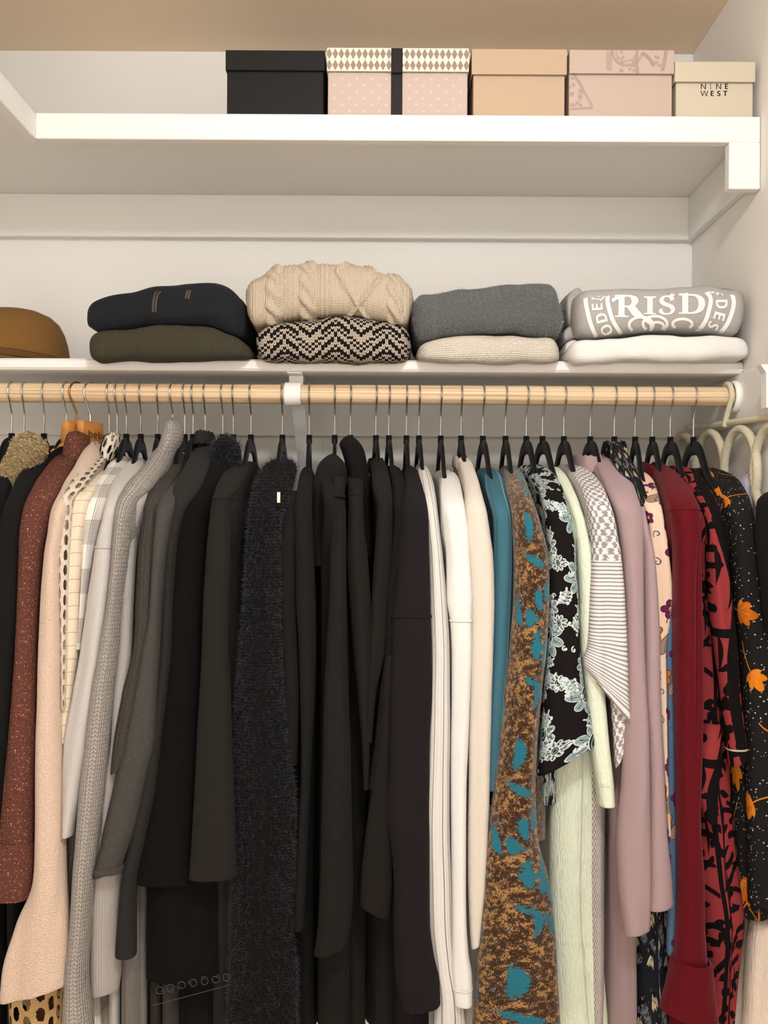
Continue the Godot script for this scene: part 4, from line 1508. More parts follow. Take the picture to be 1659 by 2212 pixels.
func zigzag() -> Image:
	var nn := cloud(128, 128, 0.2, 41, 2)
	return paint(256, 256, func(x: int, y: int):
		# 16 stitch columns; cream zigzags on black, each stitch a small V
		var col := int(x / 16.0)
		var u := fposmod(x / 16.0, 1.0)
		var xm := u if u < 0.5 else 1.0 - u
		var v := y / 12.8 + (0.5 - xm) * 1.2
		var row := int(floor(v))
		var s := fposmod(v, 1.0)
		var tri := absf(fposmod(col / 16.0, 1.0) - 0.5) * 20.0
		var ph := posmod(int(row + tri), 10)
		var light := ph in [0, 1, 4, 6, 7] or (ph == 2 and (row + col) % 2 == 0)
		var yarn := sin(PI * clampf(xm / 0.5, 0.02, 0.98)) * sin(PI * s)
		var q := nn[(y % 128) * 128 + x % 128] / 255.0
		var c := Color(0.80, 0.74, 0.66).darkened(0.18 * q) if light else Color(0.085, 0.07, 0.075)
		return c if yarn > 0.12 else Color(0.085, 0.07, 0.075))

func crochet(c: Color, cell: float) -> StandardMaterial3D:
	var w := 256
	var b := PackedByteArray()
	b.resize(w * w * 4)
	var nn := cloud(w, w, 0.05, 51, 2)
	var k := 0
	for y in w:
		for x in w:
			var u := x / 64.0
			var v := y / 85.333
			var row := int(floor(u))
			v += 0.5 * (row % 2)
			var a := fposmod(u, 1.0) - 0.5
			var d := fposmod(v, 1.0) - 0.5
			var q := nn[y * w + x] / 255.0 - 0.5
			var hole := pow(absf(a) / (0.33 + q * 0.12), 2.2) + pow(absf(d) / (0.36 + q * 0.14), 2.2) < 1.0
			var tw := 0.9 + 0.1 * sin((x + y) * 0.5)
			b[k] = int(c.r * 255 * tw); b[k + 1] = int(c.g * 255 * tw); b[k + 2] = int(c.b * 255 * tw); b[k + 3] = 0 if hole else 255
			k += 4
	var m := mat(Color.WHITE, 0.95, {"tex": tx(Image.create_from_data(w, w, false, Image.FORMAT_RGBA8, b)), "tile": Vector2(cell * 2.6, cell * 4.2), "cut": true, "bump": B.boucle, "deep": 0.1})
	return m

func gridlines() -> Image:
	return paint(128, 64, func(x: int, y: int):
		var wob := sin(x * TAU / 64.0) * 1.5
		var l := (fposmod(y + wob, 64.0) < 3.0) or (x % 64 < 1 and y % 2 == 0)
		return Color(0.62, 0.56, 0.47) if l else Color(0.90, 0.835, 0.75).lerp(Color(0.86, 0.79, 0.70), 0.5 + 0.5 * sin(y * TAU / 8.0)))

func checks() -> Image:
	return paint(256, 256, func(x: int, y: int):
		var a := (y % 256) < 128
		var b := (x % 256) < 128
		var f1 := (y / 3) % 2 == 0
		var f2 := (x / 3) % 2 == 0
		var dark := Color(0.36, 0.34, 0.325)
		var light := Color(0.88, 0.855, 0.83)
		var c := light
		if a and f1:
			c = c.lerp(dark, 0.62)
		if b and f2:
			c = c.lerp(dark, 0.5)
		return c)

func stripes(base: Color, ink: Color, rows: Array) -> Image:
	var im := Image.create(128, 8, false, Image.FORMAT_RGB8)
	im.fill(base)
	for r in rows:
		im.fill_rect(Rect2i(r[0], 0, r[1], 8), ink)
	return im

func burnout() -> StandardMaterial3D:
	var w := 512
	var h := 1024
	var fib := cloud(256, 256, 0.16, 61, 2)
	var big := cloud(512, 512, 0.026, 62, 3)
	var rag := cloud(256, 256, 0.07, 63, 2)
	var im := Image.create(w, h, false, Image.FORMAT_RGB8)
	# red: kind of cloth (0 open ground, 120 brown pile, 230 gold pile)
	im.fill(Color8(120, 0, 0))
	var rng := RandomNumberGenerator.new()
	rng.seed = 9
	var open := Color8(0, 0, 0)
	# open ground between the motifs: long ragged gaps
	for i in 40:
		var c := Vector2(rng.randf() * w, (i + rng.randf()) * h / 40.0)
		var d := rng.randf_range(0.9, 2.2)
		stroke(im, bez(c, c + Vector2.from_angle(d) * 60 + Vector2(rng.randf_range(-40, 40), 0), c + Vector2.from_angle(d + rng.randf_range(-0.5, 0.5)) * rng.randf_range(90, 170)), rng.randf_range(12, 34), open, true)
	# bunches of round petals, fronds and stems of pile over the gaps
	for i in 30:
		var c := Vector2(rng.randf() * w, (i + rng.randf()) * h / 30.0)
		var col := Color8(120, 0, 0) if rng.randf() < 0.6 else Color8(230, 0, 0)
		var n := rng.randi_range(3, 6)
		var r := rng.randf_range(13, 24)
		for q in n:
			var m := c + Vector2.from_angle(q * TAU / n + i) * r * 1.15
			ell(im, m.x, m.y, r, r * 0.85, q * TAU / n + i, col)
	for i in 16:
		var c := Vector2(rng.randf() * w, rng.randf() * h)
		var d := rng.randf_range(0.6, 2.5)
		var p := bez(c, c + Vector2.from_angle(d) * 90, c + Vector2.from_angle(d + 0.5) * 190, 16)
		stroke(im, p, 6.0, Color8(230, 0, 0))
		for k in range(1, 16):
			for sgn in [-1.0, 1.0]:
				var a: float = (p[k] - p[k - 1]).angle() + sgn * 0.9
				var m := p[k] + Vector2.from_angle(a) * 14
				ell(im, m.x, m.y, 13, 5, a, Color8(230 if k % 3 else 120, 0, 0))
	for i in 90:
		ell(im, rng.randf() * w, rng.randf() * h, rng.randf_range(2, 5), rng.randf_range(3, 8), rng.randf_range(-0.6, 0.6), open)
	var src := im.get_data()
	var d := PackedByteArray()
	d.resize(w * h * 3)
	var b := PackedByteArray()
	b.resize(w * h)
	for y in h:
		for x in w:
			var e := (rag[(y % 256) * 256 + x % 256] - 128) / 9
			var e2 := (rag[((y + 77) % 256) * 256 + (x + 31) % 256] - 128) / 9
			var k := (posmod(y + e, h) * w + posmod(x + e2, w)) * 3
			var kind := src[k]
			var q := fib[((y / 2) % 256) * 256 + x % 256] / 255.0
			var g := big[(y % 512) * 512 + x] / 255.0
			var c: Color
			if kind < 60:
				c = Color(0.125, 0.43, 0.50).lerp(Color(0.10, 0.36, 0.44), q)
				b[y * w + x] = 10
			else:
				var t := clampf((g - 0.5) * 2.4 + (q - 0.5) * 2.0 + (0.72 if kind > 200 else 0.3), 0.0, 1.0)
				c = Color(0.20, 0.115, 0.05).lerp(Color(0.62, 0.47, 0.29), t * t)
				b[y * w + x] = 120 + int(130 * q)
			var o := (y * w + x) * 3
			d[o] = int(c.r * 255); d[o + 1] = int(c.g * 255); d[o + 2] = int(c.b * 255)
	return mat(Color.WHITE, 0.8, {"tex": tx(Image.create_from_data(w, h, false, Image.FORMAT_RGB8, d)), "bump": tx(Image.create_from_data(w, h, false, Image.FORMAT_L8, b)), "tile": Vector2(0.17, 0.34), "deep": 0.2, "sheen": 0.6, "tint": 0.9})

func paisley_cloth() -> Image:
	var im := Image.create(512, 1024, false, Image.FORMAT_RGB8)
	var bg := Color(0.085, 0.07, 0.072)
	var wh := Color(0.78, 0.81, 0.805)
	var te := Color(0.50, 0.585, 0.585)
	im.fill(bg)
	var rng := RandomNumberGenerator.new()
	rng.seed = 14
	var curl := func(c: Vector2, r: float, a: float, s: float):
		stroke(im, arcs(c.x, c.y, r, r * 0.25, a, a + s * TAU * 0.85, 18), 4.0, wh)
		ell(im, c.x, c.y, r * 0.3, r * 0.3, 0, wh)
	var bloom := func(c: Vector2, r: float):
		for i in 9:
			var a := i * TAU / 9 + 0.3
			var m := c + Vector2.from_angle(a) * r * 0.72
			petal(im, m - Vector2.from_angle(a) * r * 0.28, a, r * 0.62, r * 0.4, te, wh, 4.0)
			for q in 16:
				var z := m + Vector2(rng.randf_range(-1, 1), rng.randf_range(-1, 1)) * r * 0.22
				ell(im, z.x, z.y, 3.4, 2.2, q, wh if q % 3 else bg)
			stroke(im, PackedVector2Array([m - Vector2.from_angle(a) * r * 0.2, m + Vector2.from_angle(a) * r * 0.2]), 1.6, bg)
		ell(im, c.x, c.y, r * 0.42, r * 0.5, 0, wh)
		ell(im, c.x, c.y, r * 0.35, r * 0.42, 0, bg)
		ell(im, c.x, c.y, r * 0.24, r * 0.34, 0.6, te)
		ell(im, c.x, c.y, r * 0.13, r * 0.22, 0.6, bg)
	var spray := func(c: Vector2, a: float, s: float):
		stroke(im, bez(c, c + Vector2.from_angle(a) * s * 0.6, c + Vector2.from_angle(a + 0.5) * s, 16), 5.0, wh)
		for i in 4:
			var p := c + Vector2.from_angle(a + 0.1 * i) * s * (0.25 + 0.22 * i)
			for q in [-1.0, 1.0]:
				petal(im, p, a + q * 1.1, s * 0.2, s * 0.1, te, wh, 3.0)
				curl.call(p + Vector2.from_angle(a + q * 1.3) * s * 0.3, s * 0.09, a, q)
	for y in 3:
		bloom.call(Vector2(120 + (y % 2) * 256, 170 + y * 341.0), 118)
		bloom.call(Vector2(390 - (y % 2) * 256, 340 + y * 341.0), 72)
		spray.call(Vector2(300 - (y % 2) * 230, 120 + y * 341.0), -0.9, 150)
		spray.call(Vector2(60 + (y % 2) * 230, 330 + y * 341.0), 0.4, 120)
		spray.call(Vector2(460 - (y % 2) * 200, 30 + y * 341.0), 2.2, 110)
	for y in 6:
		bloom.call(Vector2(470 - (y % 2) * 220, 90 + y * 170.0), 44)
		spray.call(Vector2(rng.randf() * 512, y * 170.0 + 60), rng.randf() * TAU, 90)
		spray.call(Vector2(rng.randf() * 512, y * 170.0 + 120), rng.randf() * TAU, 80)
	for i in 50:
		curl.call(Vector2(rng.randf() * 512, rng.randf() * 1024), rng.randf_range(10, 20), rng.randf() * TAU, 1.0 if i % 2 else -1.0)
	return im

func ikat() -> Image:
	var nn := cloud(128, 128, 0.2, 71, 2)
	return paint(256, 256, func(x: int, y: int):
		var row := y / 21
		var j := (nn[((y / 2) % 128) * 128 + (x / 4) % 128] / 255.0 - 0.5) * 22.0
		var on := fposmod((x + j) / 64.0 + (0.5 if row % 2 else 0.0), 1.0) < 0.52
		return Color(0.475, 0.45, 0.445) if on else Color(0.80, 0.765, 0.745))

func bars() -> Image:
	# along the sleeve: broken checks at the shoulder, then fine bars, broad bars near the hem
	var nn := cloud(128, 128, 0.2, 72, 2)
	return paint(128, 1536, func(x: int, y: int):
		var m := y / 2560.0           # metres
		var light := Color(0.87, 0.85, 0.845)
		var grey := Color(0.56, 0.54, 0.545)
		if m < 0.30:
			var row := y / 24
			var j := (nn[((y / 2) % 128) * 128 + (x / 4) % 128] / 255.0 - 0.5) * 14.0
			return grey if fposmod((x + j) / 32.0 + (0.5 if row % 2 else 0.0), 1.0) < 0.5 else light
		if m < 0.50:
			return grey if fposmod(m, 0.0058) < 0.0022 else light
		return grey if fposmod(m, 0.019) < 0.009 else light)

func floral(base: Color) -> Image:
	var im := Image.create(512, 512, false, Image.FORMAT_RGB8)
	im.fill(base)
	var rng := RandomNumberGenerator.new()
	rng.seed = 17
	var orange := Color(0.76, 0.42, 0.12)
	var plum := Color(0.42, 0.12, 0.30)
	var blue := Color(0.30, 0.35, 0.44)
	var dark := Color(0.10, 0.075, 0.11)
	for i in 7:
		var p := Vector2(rng.randf() * 512, rng.randf() * 512)
		stroke(im, bez(p, p + Vector2(rng.randf_range(-80, 80), 70), p + Vector2(rng.randf_range(-60, 60), 170)), 4.5, dark, true)
	for i in 58:
		var c := Vector2(rng.randf() * 512, rng.randf() * 512)
		var col: Color = [orange, orange, plum, blue, Color(0.60, 0.50, 0.42)][i % 5]
		var r := rng.randf_range(15, 34)
		if i % 4 == 3:
			petal(im, c, rng.randf() * TAU, r * 2.2, r, col, dark, 2.0)
			continue
		for q in 5:
			var a := q * TAU / 5 + i
			petal(im, c, a, r * 1.1, r * 0.75, col, dark if i % 2 else col.darkened(0.4), 2.0)
		ell(im, c.x, c.y, r * 0.28, r * 0.28, 0, Color(0.9, 0.72, 0.3))
	for i in 26:
		var c := Vector2(rng.randf() * 512, rng.randf() * 512)
		stroke(im, arcs(c.x, c.y, 14, 4, rng.randf() * TAU, rng.randf() * TAU + 4.5, 12), 1.8, plum if i % 2 else blue)
	return im

func wings() -> Image:
	var im := Image.create(512, 512, false, Image.FORMAT_RGB8)
	im.fill(Color(0.085, 0.095, 0.125))
	var rng := RandomNumberGenerator.new()
	rng.seed = 19
	var cream := Color(0.76, 0.71, 0.58)
	var blue := Color(0.22, 0.31, 0.41)
	for i in 14:
		var c := Vector2(rng.randf() * 512, rng.randf() * 512)
		var a := rng.randf_range(0.9, 2.2)
		for q in 7:
			var d := a + (q - 3) * 0.2
			petal(im, c, d, rng.randf_range(60, 110), 17, blue if i % 3 else cream, Color(0.03, 0.03, 0.05), 3.0)
			stroke(im, PackedVector2Array([c, c + Vector2.from_angle(d) * 80]), 1.6, cream)
		ell(im, c.x, c.y, 16, 24, a, Color(0.03, 0.03, 0.04))
		for q in 4:
			ell(im, c.x + rng.randf_range(-50, 50), c.y + rng.randf_range(-40, 60), rng.randf_range(4, 10), rng.randf_range(6, 14), rng.randf() * 3, [cream, Color(0.55, 0.34, 0.12), Color(0.04, 0.03, 0.05), Color(0.42, 0.16, 0.14)][q])
	return im

func branches() -> Image:
	var im := Image.create(512, 1024, false, Image.FORMAT_RGB8)
	im.fill(Color(0.54, 0.195, 0.20))
	var rng := RandomNumberGenerator.new()
	rng.seed = 23
	var blk := Color(0.045, 0.03, 0.035)
	for i in 2:
		var x := i * 256 + rng.randf_range(10, 110)
		stroke(im, bez(Vector2(x, -20), Vector2(x + rng.randf_range(-190, 190), 500), Vector2(x, 1040), 30), rng.randf_range(22, 36), blk)
	for i in 44:
		var p := Vector2(rng.randf() * 512, (i + rng.randf()) * 1024 / 44.0)
		var d := Vector2.from_angle(rng.randf_range(-0.55, 0.25)) * rng.randf_range(110, 220) * (1 if i % 2 else -1)
		stroke(im, bez(p, p + d * 0.5 + Vector2(0, rng.randf_range(-40, 40)), p + d), rng.randf_range(11, 21), blk, i % 3 == 0)
	for i in 10:
		var p := Vector2(rng.randf() * 512, rng.randf() * 1024)
		stroke(im, bez(p, p + Vector2(40, 70), p + Vector2(rng.randf_range(-60, 60), 190)), 16, blk, true)
	return im

func leaves() -> Image:
	var im := Image.create(512, 1024, false, Image.FORMAT_RGB8)
	im.fill(Color(0.105, 0.098, 0.098))
	var rng := RandomNumberGenerator.new()
	rng.seed = 29
	for i in 900:
		var r := rng.randf_range(1.4, 2.7)
		ell(im, rng.randf() * 512, rng.randf() * 1024, r, r, 0, Color(0.80, 0.77, 0.72))
	var o1 := Color(0.82, 0.47, 0.09)
	var o2 := Color(0.74, 0.38, 0.06)
	for q in [[256, 70, 1.9, 88], [262, 250, 1.2, 96], [214, 480, 1.9, 84], [300, 640, 0.9, 92], [236, 820, 2.0, 100], [60, 160, 0.4, 70], [450, 360, 2.6, 80], [70, 560, 1.4, 80], [440, 760, 0.2, 80], [80, 920, 2.4, 74], [470, 960, 1.0, 70]]:
		leaf(im, Vector2(q[0], q[1]), q[2], q[3], o1, o2, rng)
	return im

func clothes() -> void:
	hanger0 = make_hanger(M.wire, M.velvet_black)
	hanger0.set_meta("free", true)
	wood_hanger(166, "honey brown wooden hanger with a brass hook carrying the tweed coat", M.brass, M.beech, "", -0.42)
	wood_hanger(195, "honey brown wooden hanger with small lettering carrying the camel coat", M.wire, M.beech, "bebe", -0.3)
	var L := [
	{"n": "cardigan", "say": "black knit cardigan at the end of the rod", "cat": "cardigan", "label": "black knit cardigan hanging farthest from the right wall, next to the sherpa jacket", "neck": 25, "m": M.black_knit, "seed": 1.0, "tip": 1100, "rows": [985, 2, 30, 1020, -50, 0, 1100, -110, -62, 1300, -118, -66, 1700, -122, -70]},
	{"n": "jacket", "say": "sherpa collared jacket", "cat": "jacket", "label": "black jacket with a thick curly tan sherpa collar", "neck": 52, "m": M.denim_black, "seed": 2.0, "tip": 1110, "rows": [975, 35, 75, 1000, -5, 40, 1050, -40, 18, 1110, -55, 14, 1300, -60, 4, 1700, -60, -6], "more": [{"n": "sherpa_collar", "m": M.sherpa, "rows": [938, 52, 78, 950, 38, 88, 975, 30, 96, 1000, 16, 84, 1025, 2, 62, 1050, 2, 48, 1075, 8, 36, 1090, 14, 28], "z": 1.46, "td": 0.03, "round": true, "entry": 22.0, "amp": 0.006, "seed": 4.0, "fz": 1}]},
	{"n": "coat", "say": "black wool coat", "cat": "coat", "label": "black wool coat with a plain sleeve beside the brown tweed coat", "neck": 95, "m": M.black_wool, "seed": 3.0, "tip": 1120, "z": 1.385, "rows": [962, 100, 135, 1000, 60, 105, 1050, 30, 75, 1120, 2, 52, 1200, -8, 46, 1300, -16, 44, 1400, -28, 40, 1500, -36, 32, 1600, -44, 24, 1700, -50, 12, 1850, -56, 0]},
	{"n": "blazer", "say": "thin black blazer", "cat": "blazer", "label": "thin black blazer mostly hidden between the black coat and the tweed coat", "neck": 143, "m": M.jet, "seed": 4.0, "tip": 1120, "hm": 0.007, "rows": [955, 118, 150, 985, 92, 135, 1050, 55, 85, 1120, 36, 58, 1300, 26, 48, 1700, 0, 30], "sleeve": false, "z": 1.42},
	{"n": "coat", "say": "tweed coat", "cat": "coat", "label": "brown and rust flecked tweed coat with a wide collar and turned cuff", "neck": 166, "hang": false, "m": M.tweed, "seed": 5.0, "tip": 1105, "z": 1.38, "td": 0.024, "amp": 0.003, "rows": [968, 142, 186, 1000, 110, 165, 1050, 76, 138, 1100, 54, 116, 1150, 46, 104, 1200, 45, 94, 1300, 42, 87, 1400, 38, 83, 1500, 30, 81, 1600, 21, 80, 1700, 11, 77, 1816, 0, 74], "more": [{"n": "cuff", "rows": [1812, -3, 77, 1860, -6, 76, 1934, -10, 68], "z": 1.377, "td": 0.026, "entry": 1.0, "deep": 0.0}, {"n": "collar", "rows": [930, 160, 178, 940, 152, 186, 960, 146, 190, 985, 141, 188, 1000, 150, 182], "z": 1.515, "td": 0.035, "round": true, "entry": 14.0}]},
	{"n": "coat", "say": "camel coat", "cat": "coat", "label": "long pale camel wool coat flaring at its hem over cream lace", "neck": 195, "hang": false, "m": M.camel, "seed": 6.0, "tip": 1120, "z": 1.375, "td": 0.022, "rows": [952, 196, 220, 1000, 166, 208, 1050, 134, 178, 1100, 110, 152, 1150, 103, 142, 1200, 96, 134, 1300, 89, 133, 1400, 86, 135, 1500, 84, 136, 1600, 80, 138, 1700, 79, 140, 1800, 77, 144, 1900, 70, 148, 2000, 34, 153, 2080, 10, 157, 2140, 4, 157], "slant": -22.0, "body": [1120, 112, 140, 1700, 85, 130, 2100, 60, 140]},
	{"n": "crochet_cardigan", "say": "white crochet cardigan", "cat": "cardigan", "label": "white open crochet cardigan with a lacy collar and holes between the stitches", "neck": 236, "m": M.crochet, "bm": M.crochet, "seed": 7.0, "tip": 1078, "z": 1.385, "td": 0.012, "rows": [975, 216, 252, 1000, 182, 220, 1050, 150, 182, 1078, 136, 160, 1130, 131, 155, 1200, 130, 152, 1300, 131, 150, 1400, 132, 148, 1530, 134, 144], "more": [{"n": "collar", "rows": [930, 240, 254, 945, 230, 260, 965, 222, 256, 985, 220, 246, 1000, 224, 240], "z": 1.53, "td": 0.02, "round": true, "entry": 16.0}]},
	{"n": "cardigan", "say": "cream grid knit cardigan", "cat": "cardigan", "label": "cream knit cardigan with a fine tan grid, beside the white crochet one", "neck": 253, "m": M.cream_grid, "seed": 8.0, "tip": 1085, "z": 1.395, "td": 0.015, "hm": 0.006, "rows": [1000, 205, 236, 1020, 196, 228, 1050, 174, 212, 1085, 160, 195, 1150, 156, 181, 1200, 154, 178, 1300, 148, 173, 1400, 142, 170, 1500, 137, 160, 1600, 136, 148]},
	{"n": "blouse", "say": "grey and white checked blouse", "cat": "blouse", "label": "grey and white checked blouse with broad bands on its sleeve", "neck": 273, "m": M.check, "seed": 9.0, "tip": 1100, "z": 1.40, "td": 0.014, "hm": 0.006, "amp": 0.006, "rows": [985, 248, 282, 1010, 232, 272, 1050, 205, 246, 1100, 187, 230, 1150, 179, 216, 1200, 177, 206, 1300, 174, 192, 1400, 168, 180], "collar": {"y": 1000, "h": 26.0, "hw": 0.01, "hl": 0.058, "dip": 0.014, "dx": -6.0}},
	{"n": "sweatshirt", "say": "pale heather sweatshirt", "cat": "sweatshirt", "label": "pale heather grey sweatshirt with a dropped shoulder seam", "neck": 304, "m": M.heather, "seed": 10.0, "tip": 1110, "z": 1.38, "td": 0.019, "hm": 0.007, "rows": [988, 280, 318, 1020, 258, 305, 1050, 240, 285, 1110, 224, 260, 1180, 206, 248, 1200, 202, 247, 1300, 186, 237, 1400, 173, 226, 1500, 157, 213, 1600, 140, 198, 1700, 136, 178, 1800, 138, 158], "seams": [[1178, 1183, 1.07]]},
	{"n": "cardigan", "say": "pale grey ribbed cardigan", "cat": "cardigan", "label": "pale grey fine ribbed cardigan with a rounded ribbed hem", "neck": 341, "m": M.pale_rib, "seed": 11.0, "tip": 1090, "z": 1.395, "td": 0.016, "hm": 0.006, "rows": [1005, 325, 356, 1050, 296, 342, 1090, 284, 318, 1150, 274, 300, 1200, 268, 296, 1300, 262, 292, 1400, 255, 290, 1500, 244, 282, 1600, 238, 272, 1700, 224, 255, 1800, 218, 240], "more": [{"n": "front_panel", "rows": [1700, 215, 285, 1850, 205, 275, 1920, 195, 265, 2000, 193, 262, 2100, 190, 262, 2140, 192, 258], "z": 1.405, "td": 0.02, "entry": 1.0, "deep": 0.02, "slant": -6.0}]},
	{"n": "chunky_cardigan", "say": "chunky taupe cardigan", "cat": "cardigan", "label": "chunky light taupe stocking stitch cardigan with a tall collar", "neck": 373, "m": M.chunky, "seed": 12.0, "tip": 1120, "z": 1.37, "td": 0.021, "hm": 0.006, "amp": 0.002, "rows": [955, 346, 388, 1000, 316, 366, 1050, 272, 332, 1085, 254, 298, 1120, 250, 286, 1200, 244, 276, 1300, 234, 264, 1400, 217, 257, 1500, 200, 245, 1600, 188, 236, 1700, 175, 226, 1800, 167, 214, 1900, 159, 204, 2000, 153, 198, 2100, 143, 192, 2240, 134, 206], "more": [{"n": "collar", "rows": [902, 366, 382, 912, 360, 390, 935, 354, 395, 955, 348, 391, 985, 336, 376], "z": 1.52, "td": 0.03, "round": true, "entry": 14.0, "amp": 0.002}]},
	{"n": "cardigan", "say": "dark flecked cardigan", "cat": "cardigan", "label": "dark grey flecked ribbed cardigan with a shawl collar", "neck": 399, "m": M.flecked, "seed": 13.0, "tip": 1100, "z": 1.385, "td": 0.019, "hm": 0.0055, "rows": [990, 362, 402, 1020, 340, 390, 1050, 324, 372, 1100, 312, 344, 1150, 304, 339, 1200, 298, 337, 1300, 294, 335, 1400, 288, 331, 1500, 264, 316, 1600, 246, 301, 1660, 243, 272], "slant": -10.0, "collar": {"y": 992, "h": 34.0, "hw": 0.013, "hl": 0.06, "dip": 0.02, "dx": -10.0, "th": 0.004}},
	{"n": "wool_jacket", "say": "charcoal wool jacket", "cat": "jacket", "label": "charcoal wool jacket whose slanting cuff has an overstitched edge", "neck": 417, "m": M.charcoal, "seed": 14.0, "tip": 1110, "z": 1.378, "td": 0.019, "hm": 0.0055, "rows": [1000, 388, 418, 1050, 352, 396, 1110, 338, 376, 1200, 334, 360, 1300, 330, 351, 1350, 326, 348, 1400, 314, 345, 1500, 295, 340, 1600, 270, 336, 1700, 246, 314, 1800, 222, 294, 1880, 203, 268], "slant": -12.0, "seams": [[1866, 1880, 1.07]]},
	{"n": "hooded_top", "say": "dark grey hooded top", "cat": "hooded top", "label": "dark grey thin hooded top next to the black velvet jacket", "neck": 443, "m": M.dark_grey, "seed": 15.0, "tip": 1100, "z": 1.395, "td": 0.015, "hm": 0.0055, "rows": [958, 426, 462, 1000, 402, 455, 1050, 376, 436, 1100, 366, 405, 1150, 361, 388, 1200, 357, 380, 1300, 350, 372, 1400, 347, 368, 1500, 340, 358, 1600, 325, 348, 1700, 305, 336, 1800, 284, 316, 1900, 264, 294, 2060, 250, 292], "body": [1100, 366, 405, 1500, 325, 360, 1900, 255, 305, 2250, 222, 292], "collar": {"y": 950, "h": 30.0, "hw": 0.013, "hl": 0.05, "dip": 0.0}},
	{"n": "velvet_jacket", "say": "black velvet jacket", "cat": "jacket", "label": "black velvet jacket with scrolled beading along its hem", "neck": 481, "m": M.velvet_jacket, "seed": 16.0, "tip": 1110, "z": 1.40, "td": 0.03, "amp": 0.002, "zb": 1.405, "hm": 0.006, "rows": [962, 455, 500, 1000, 442, 505, 1050, 408, 480, 1110, 388, 455, 1200, 374, 450, 1300, 364, 446, 1400, 354, 442, 1500, 344, 440, 1600, 334, 436, 1700, 320, 432, 1800, 302, 428, 1900, 290, 430], "body": [1110, 390, 470, 1500, 360, 490, 1800, 310, 495, 1900, 290, 498, 2130, 286, 502], "bslant": 0.0},
	{"n": "fleece_jacket", "say": "fuzzy collared black jacket", "cat": "jacket", "label": "black jacket with a fuzzy high collar behind the velvet jacket", "neck": 504, "m": M.jet, "seed": 17.0, "tip": 1100, "z": 1.44, "hm": 0.006, "sleeve": false, "rows": [965, 470, 520, 1000, 462, 525, 1050, 450, 520, 1100, 445, 505], "zb": 1.47, "body": [1100, 445, 505, 1700, 420, 505, 2000, 320, 505, 2250, 290, 508], "more": [{"n": "fuzzy_collar", "m": M.fuzzy_black, "rows": [942, 478, 502, 955, 464, 514, 975, 458, 520, 1000, 456, 520, 1020, 462, 512], "z": 1.50, "td": 0.03, "round": true, "entry": 18.0, "fz": 2}]},
	{"hb": 0.034, "bw": 1.35, "n": "jersey_top", "say": "olive black jersey top", "cat": "top", "label": "olive black jersey top with a wide sleeve ending straight above the beaded hem", "neck": 542, "m": M.olive_black, "seed": 18.0, "tip": 1075, "z": 1.365, "td": 0.02, "rows": [995, 500, 548, 1020, 484, 535, 1050, 468, 520, 1075, 460, 504, 1100, 455, 498, 1200, 446, 496, 1300, 440, 492, 1400, 437, 491, 1500, 431, 497, 1600, 425, 500, 1700, 420, 505, 1800, 414, 509, 1893, 408, 513], "seams": [[1072, 1077, 1.07]], "slant": -4.0, "amp": 0.0022},
	{"hb": 0.034, "bw": 1.35, "n": "fuzzy_cardigan", "say": "fuzzy black cardigan", "cat": "cardigan", "label": "fuzzy black eyelash yarn cardigan with a small white tag at its neck", "neck": 610, "m": M.fuzzy_black, "seed": 19.0, "tip": 1120, "z": 1.385, "td": 0.022, "rows": [988, 582, 640, 1020, 562, 640, 1060, 548, 630, 1120, 538, 606, 1200, 531, 606, 1300, 524, 606, 1400, 515, 610, 1500, 510, 616, 1600, 505, 626, 1700, 503, 640, 1800, 500, 640, 1900, 499, 636, 2000, 495, 633, 2100, 494, 638, 2240, 490, 640], "fuzz": [26000, 0.008, 0.0002, M.fuzzy_hair]},
	{"hb": 0.034, "bw": 1.35, "n": "ribbed_cardigan", "say": "black ribbed cardigan", "cat": "cardigan", "label": "black fine ribbed cardigan beside the fuzzy black one", "neck": 668, "m": M.black_rib, "seed": 20.0, "tip": 1100, "z": 1.392, "td": 0.016, "rows": [1005, 652, 678, 1050, 644, 677, 1100, 638, 674, 1150, 638, 677, 1200, 640, 680, 1300, 640, 683, 1400, 645, 684, 1500, 648, 682, 1600, 652, 676, 1700, 652, 670, 1850, 645, 662, 2000, 640, 655], "more": [{"n": "front_panel", "rows": [1060, 622, 648, 1150, 612, 645, 1300, 610, 642, 1500, 618, 648, 1650, 626, 646], "z": 1.40, "td": 0.014, "deep": 0.03}]},
	{"hb": 0.034, "bw": 1.35, "n": "hoodie", "say": "washed black hoodie", "cat": "hoodie", "label": "washed black hoodie with its hood folded over the shoulder", "neck": 723, "m": M.black_sweat, "seed": 21.0, "tip": 1085, "z": 1.375, "td": 0.019, "rows": [990, 700, 738, 1030, 690, 745, 1085, 700, 745, 1130, 714, 748, 1200, 712, 748, 1300, 710, 748, 1400, 705, 749, 1500, 699, 752, 1600, 696, 757, 1700, 694, 759, 1800, 691, 761, 1900, 689, 762, 2000, 683, 758, 2050, 676, 748], "srows": [1030, 716, 746, 1066, 716, 746, 1130, 714, 748, 1200, 712, 748, 1300, 710, 748, 1400, 705, 749, 1500, 699, 752, 1600, 696, 757, 1700, 694, 759, 1800, 691, 761, 1900, 689, 762, 2000, 683, 758, 2050, 676, 748], "slant": -10.0, "seams": [[1068, 1073, 1.07]], "more": [{"n": "hood", "rows": [978, 712, 730, 986, 700, 738, 1000, 690, 746, 1020, 682, 751, 1050, 674, 751, 1080, 672, 744, 1140, 672, 722, 1220, 676, 712], "z": 1.44, "td": 0.03, "round": true, "entry": 30.0, "amp": 0.007}]},
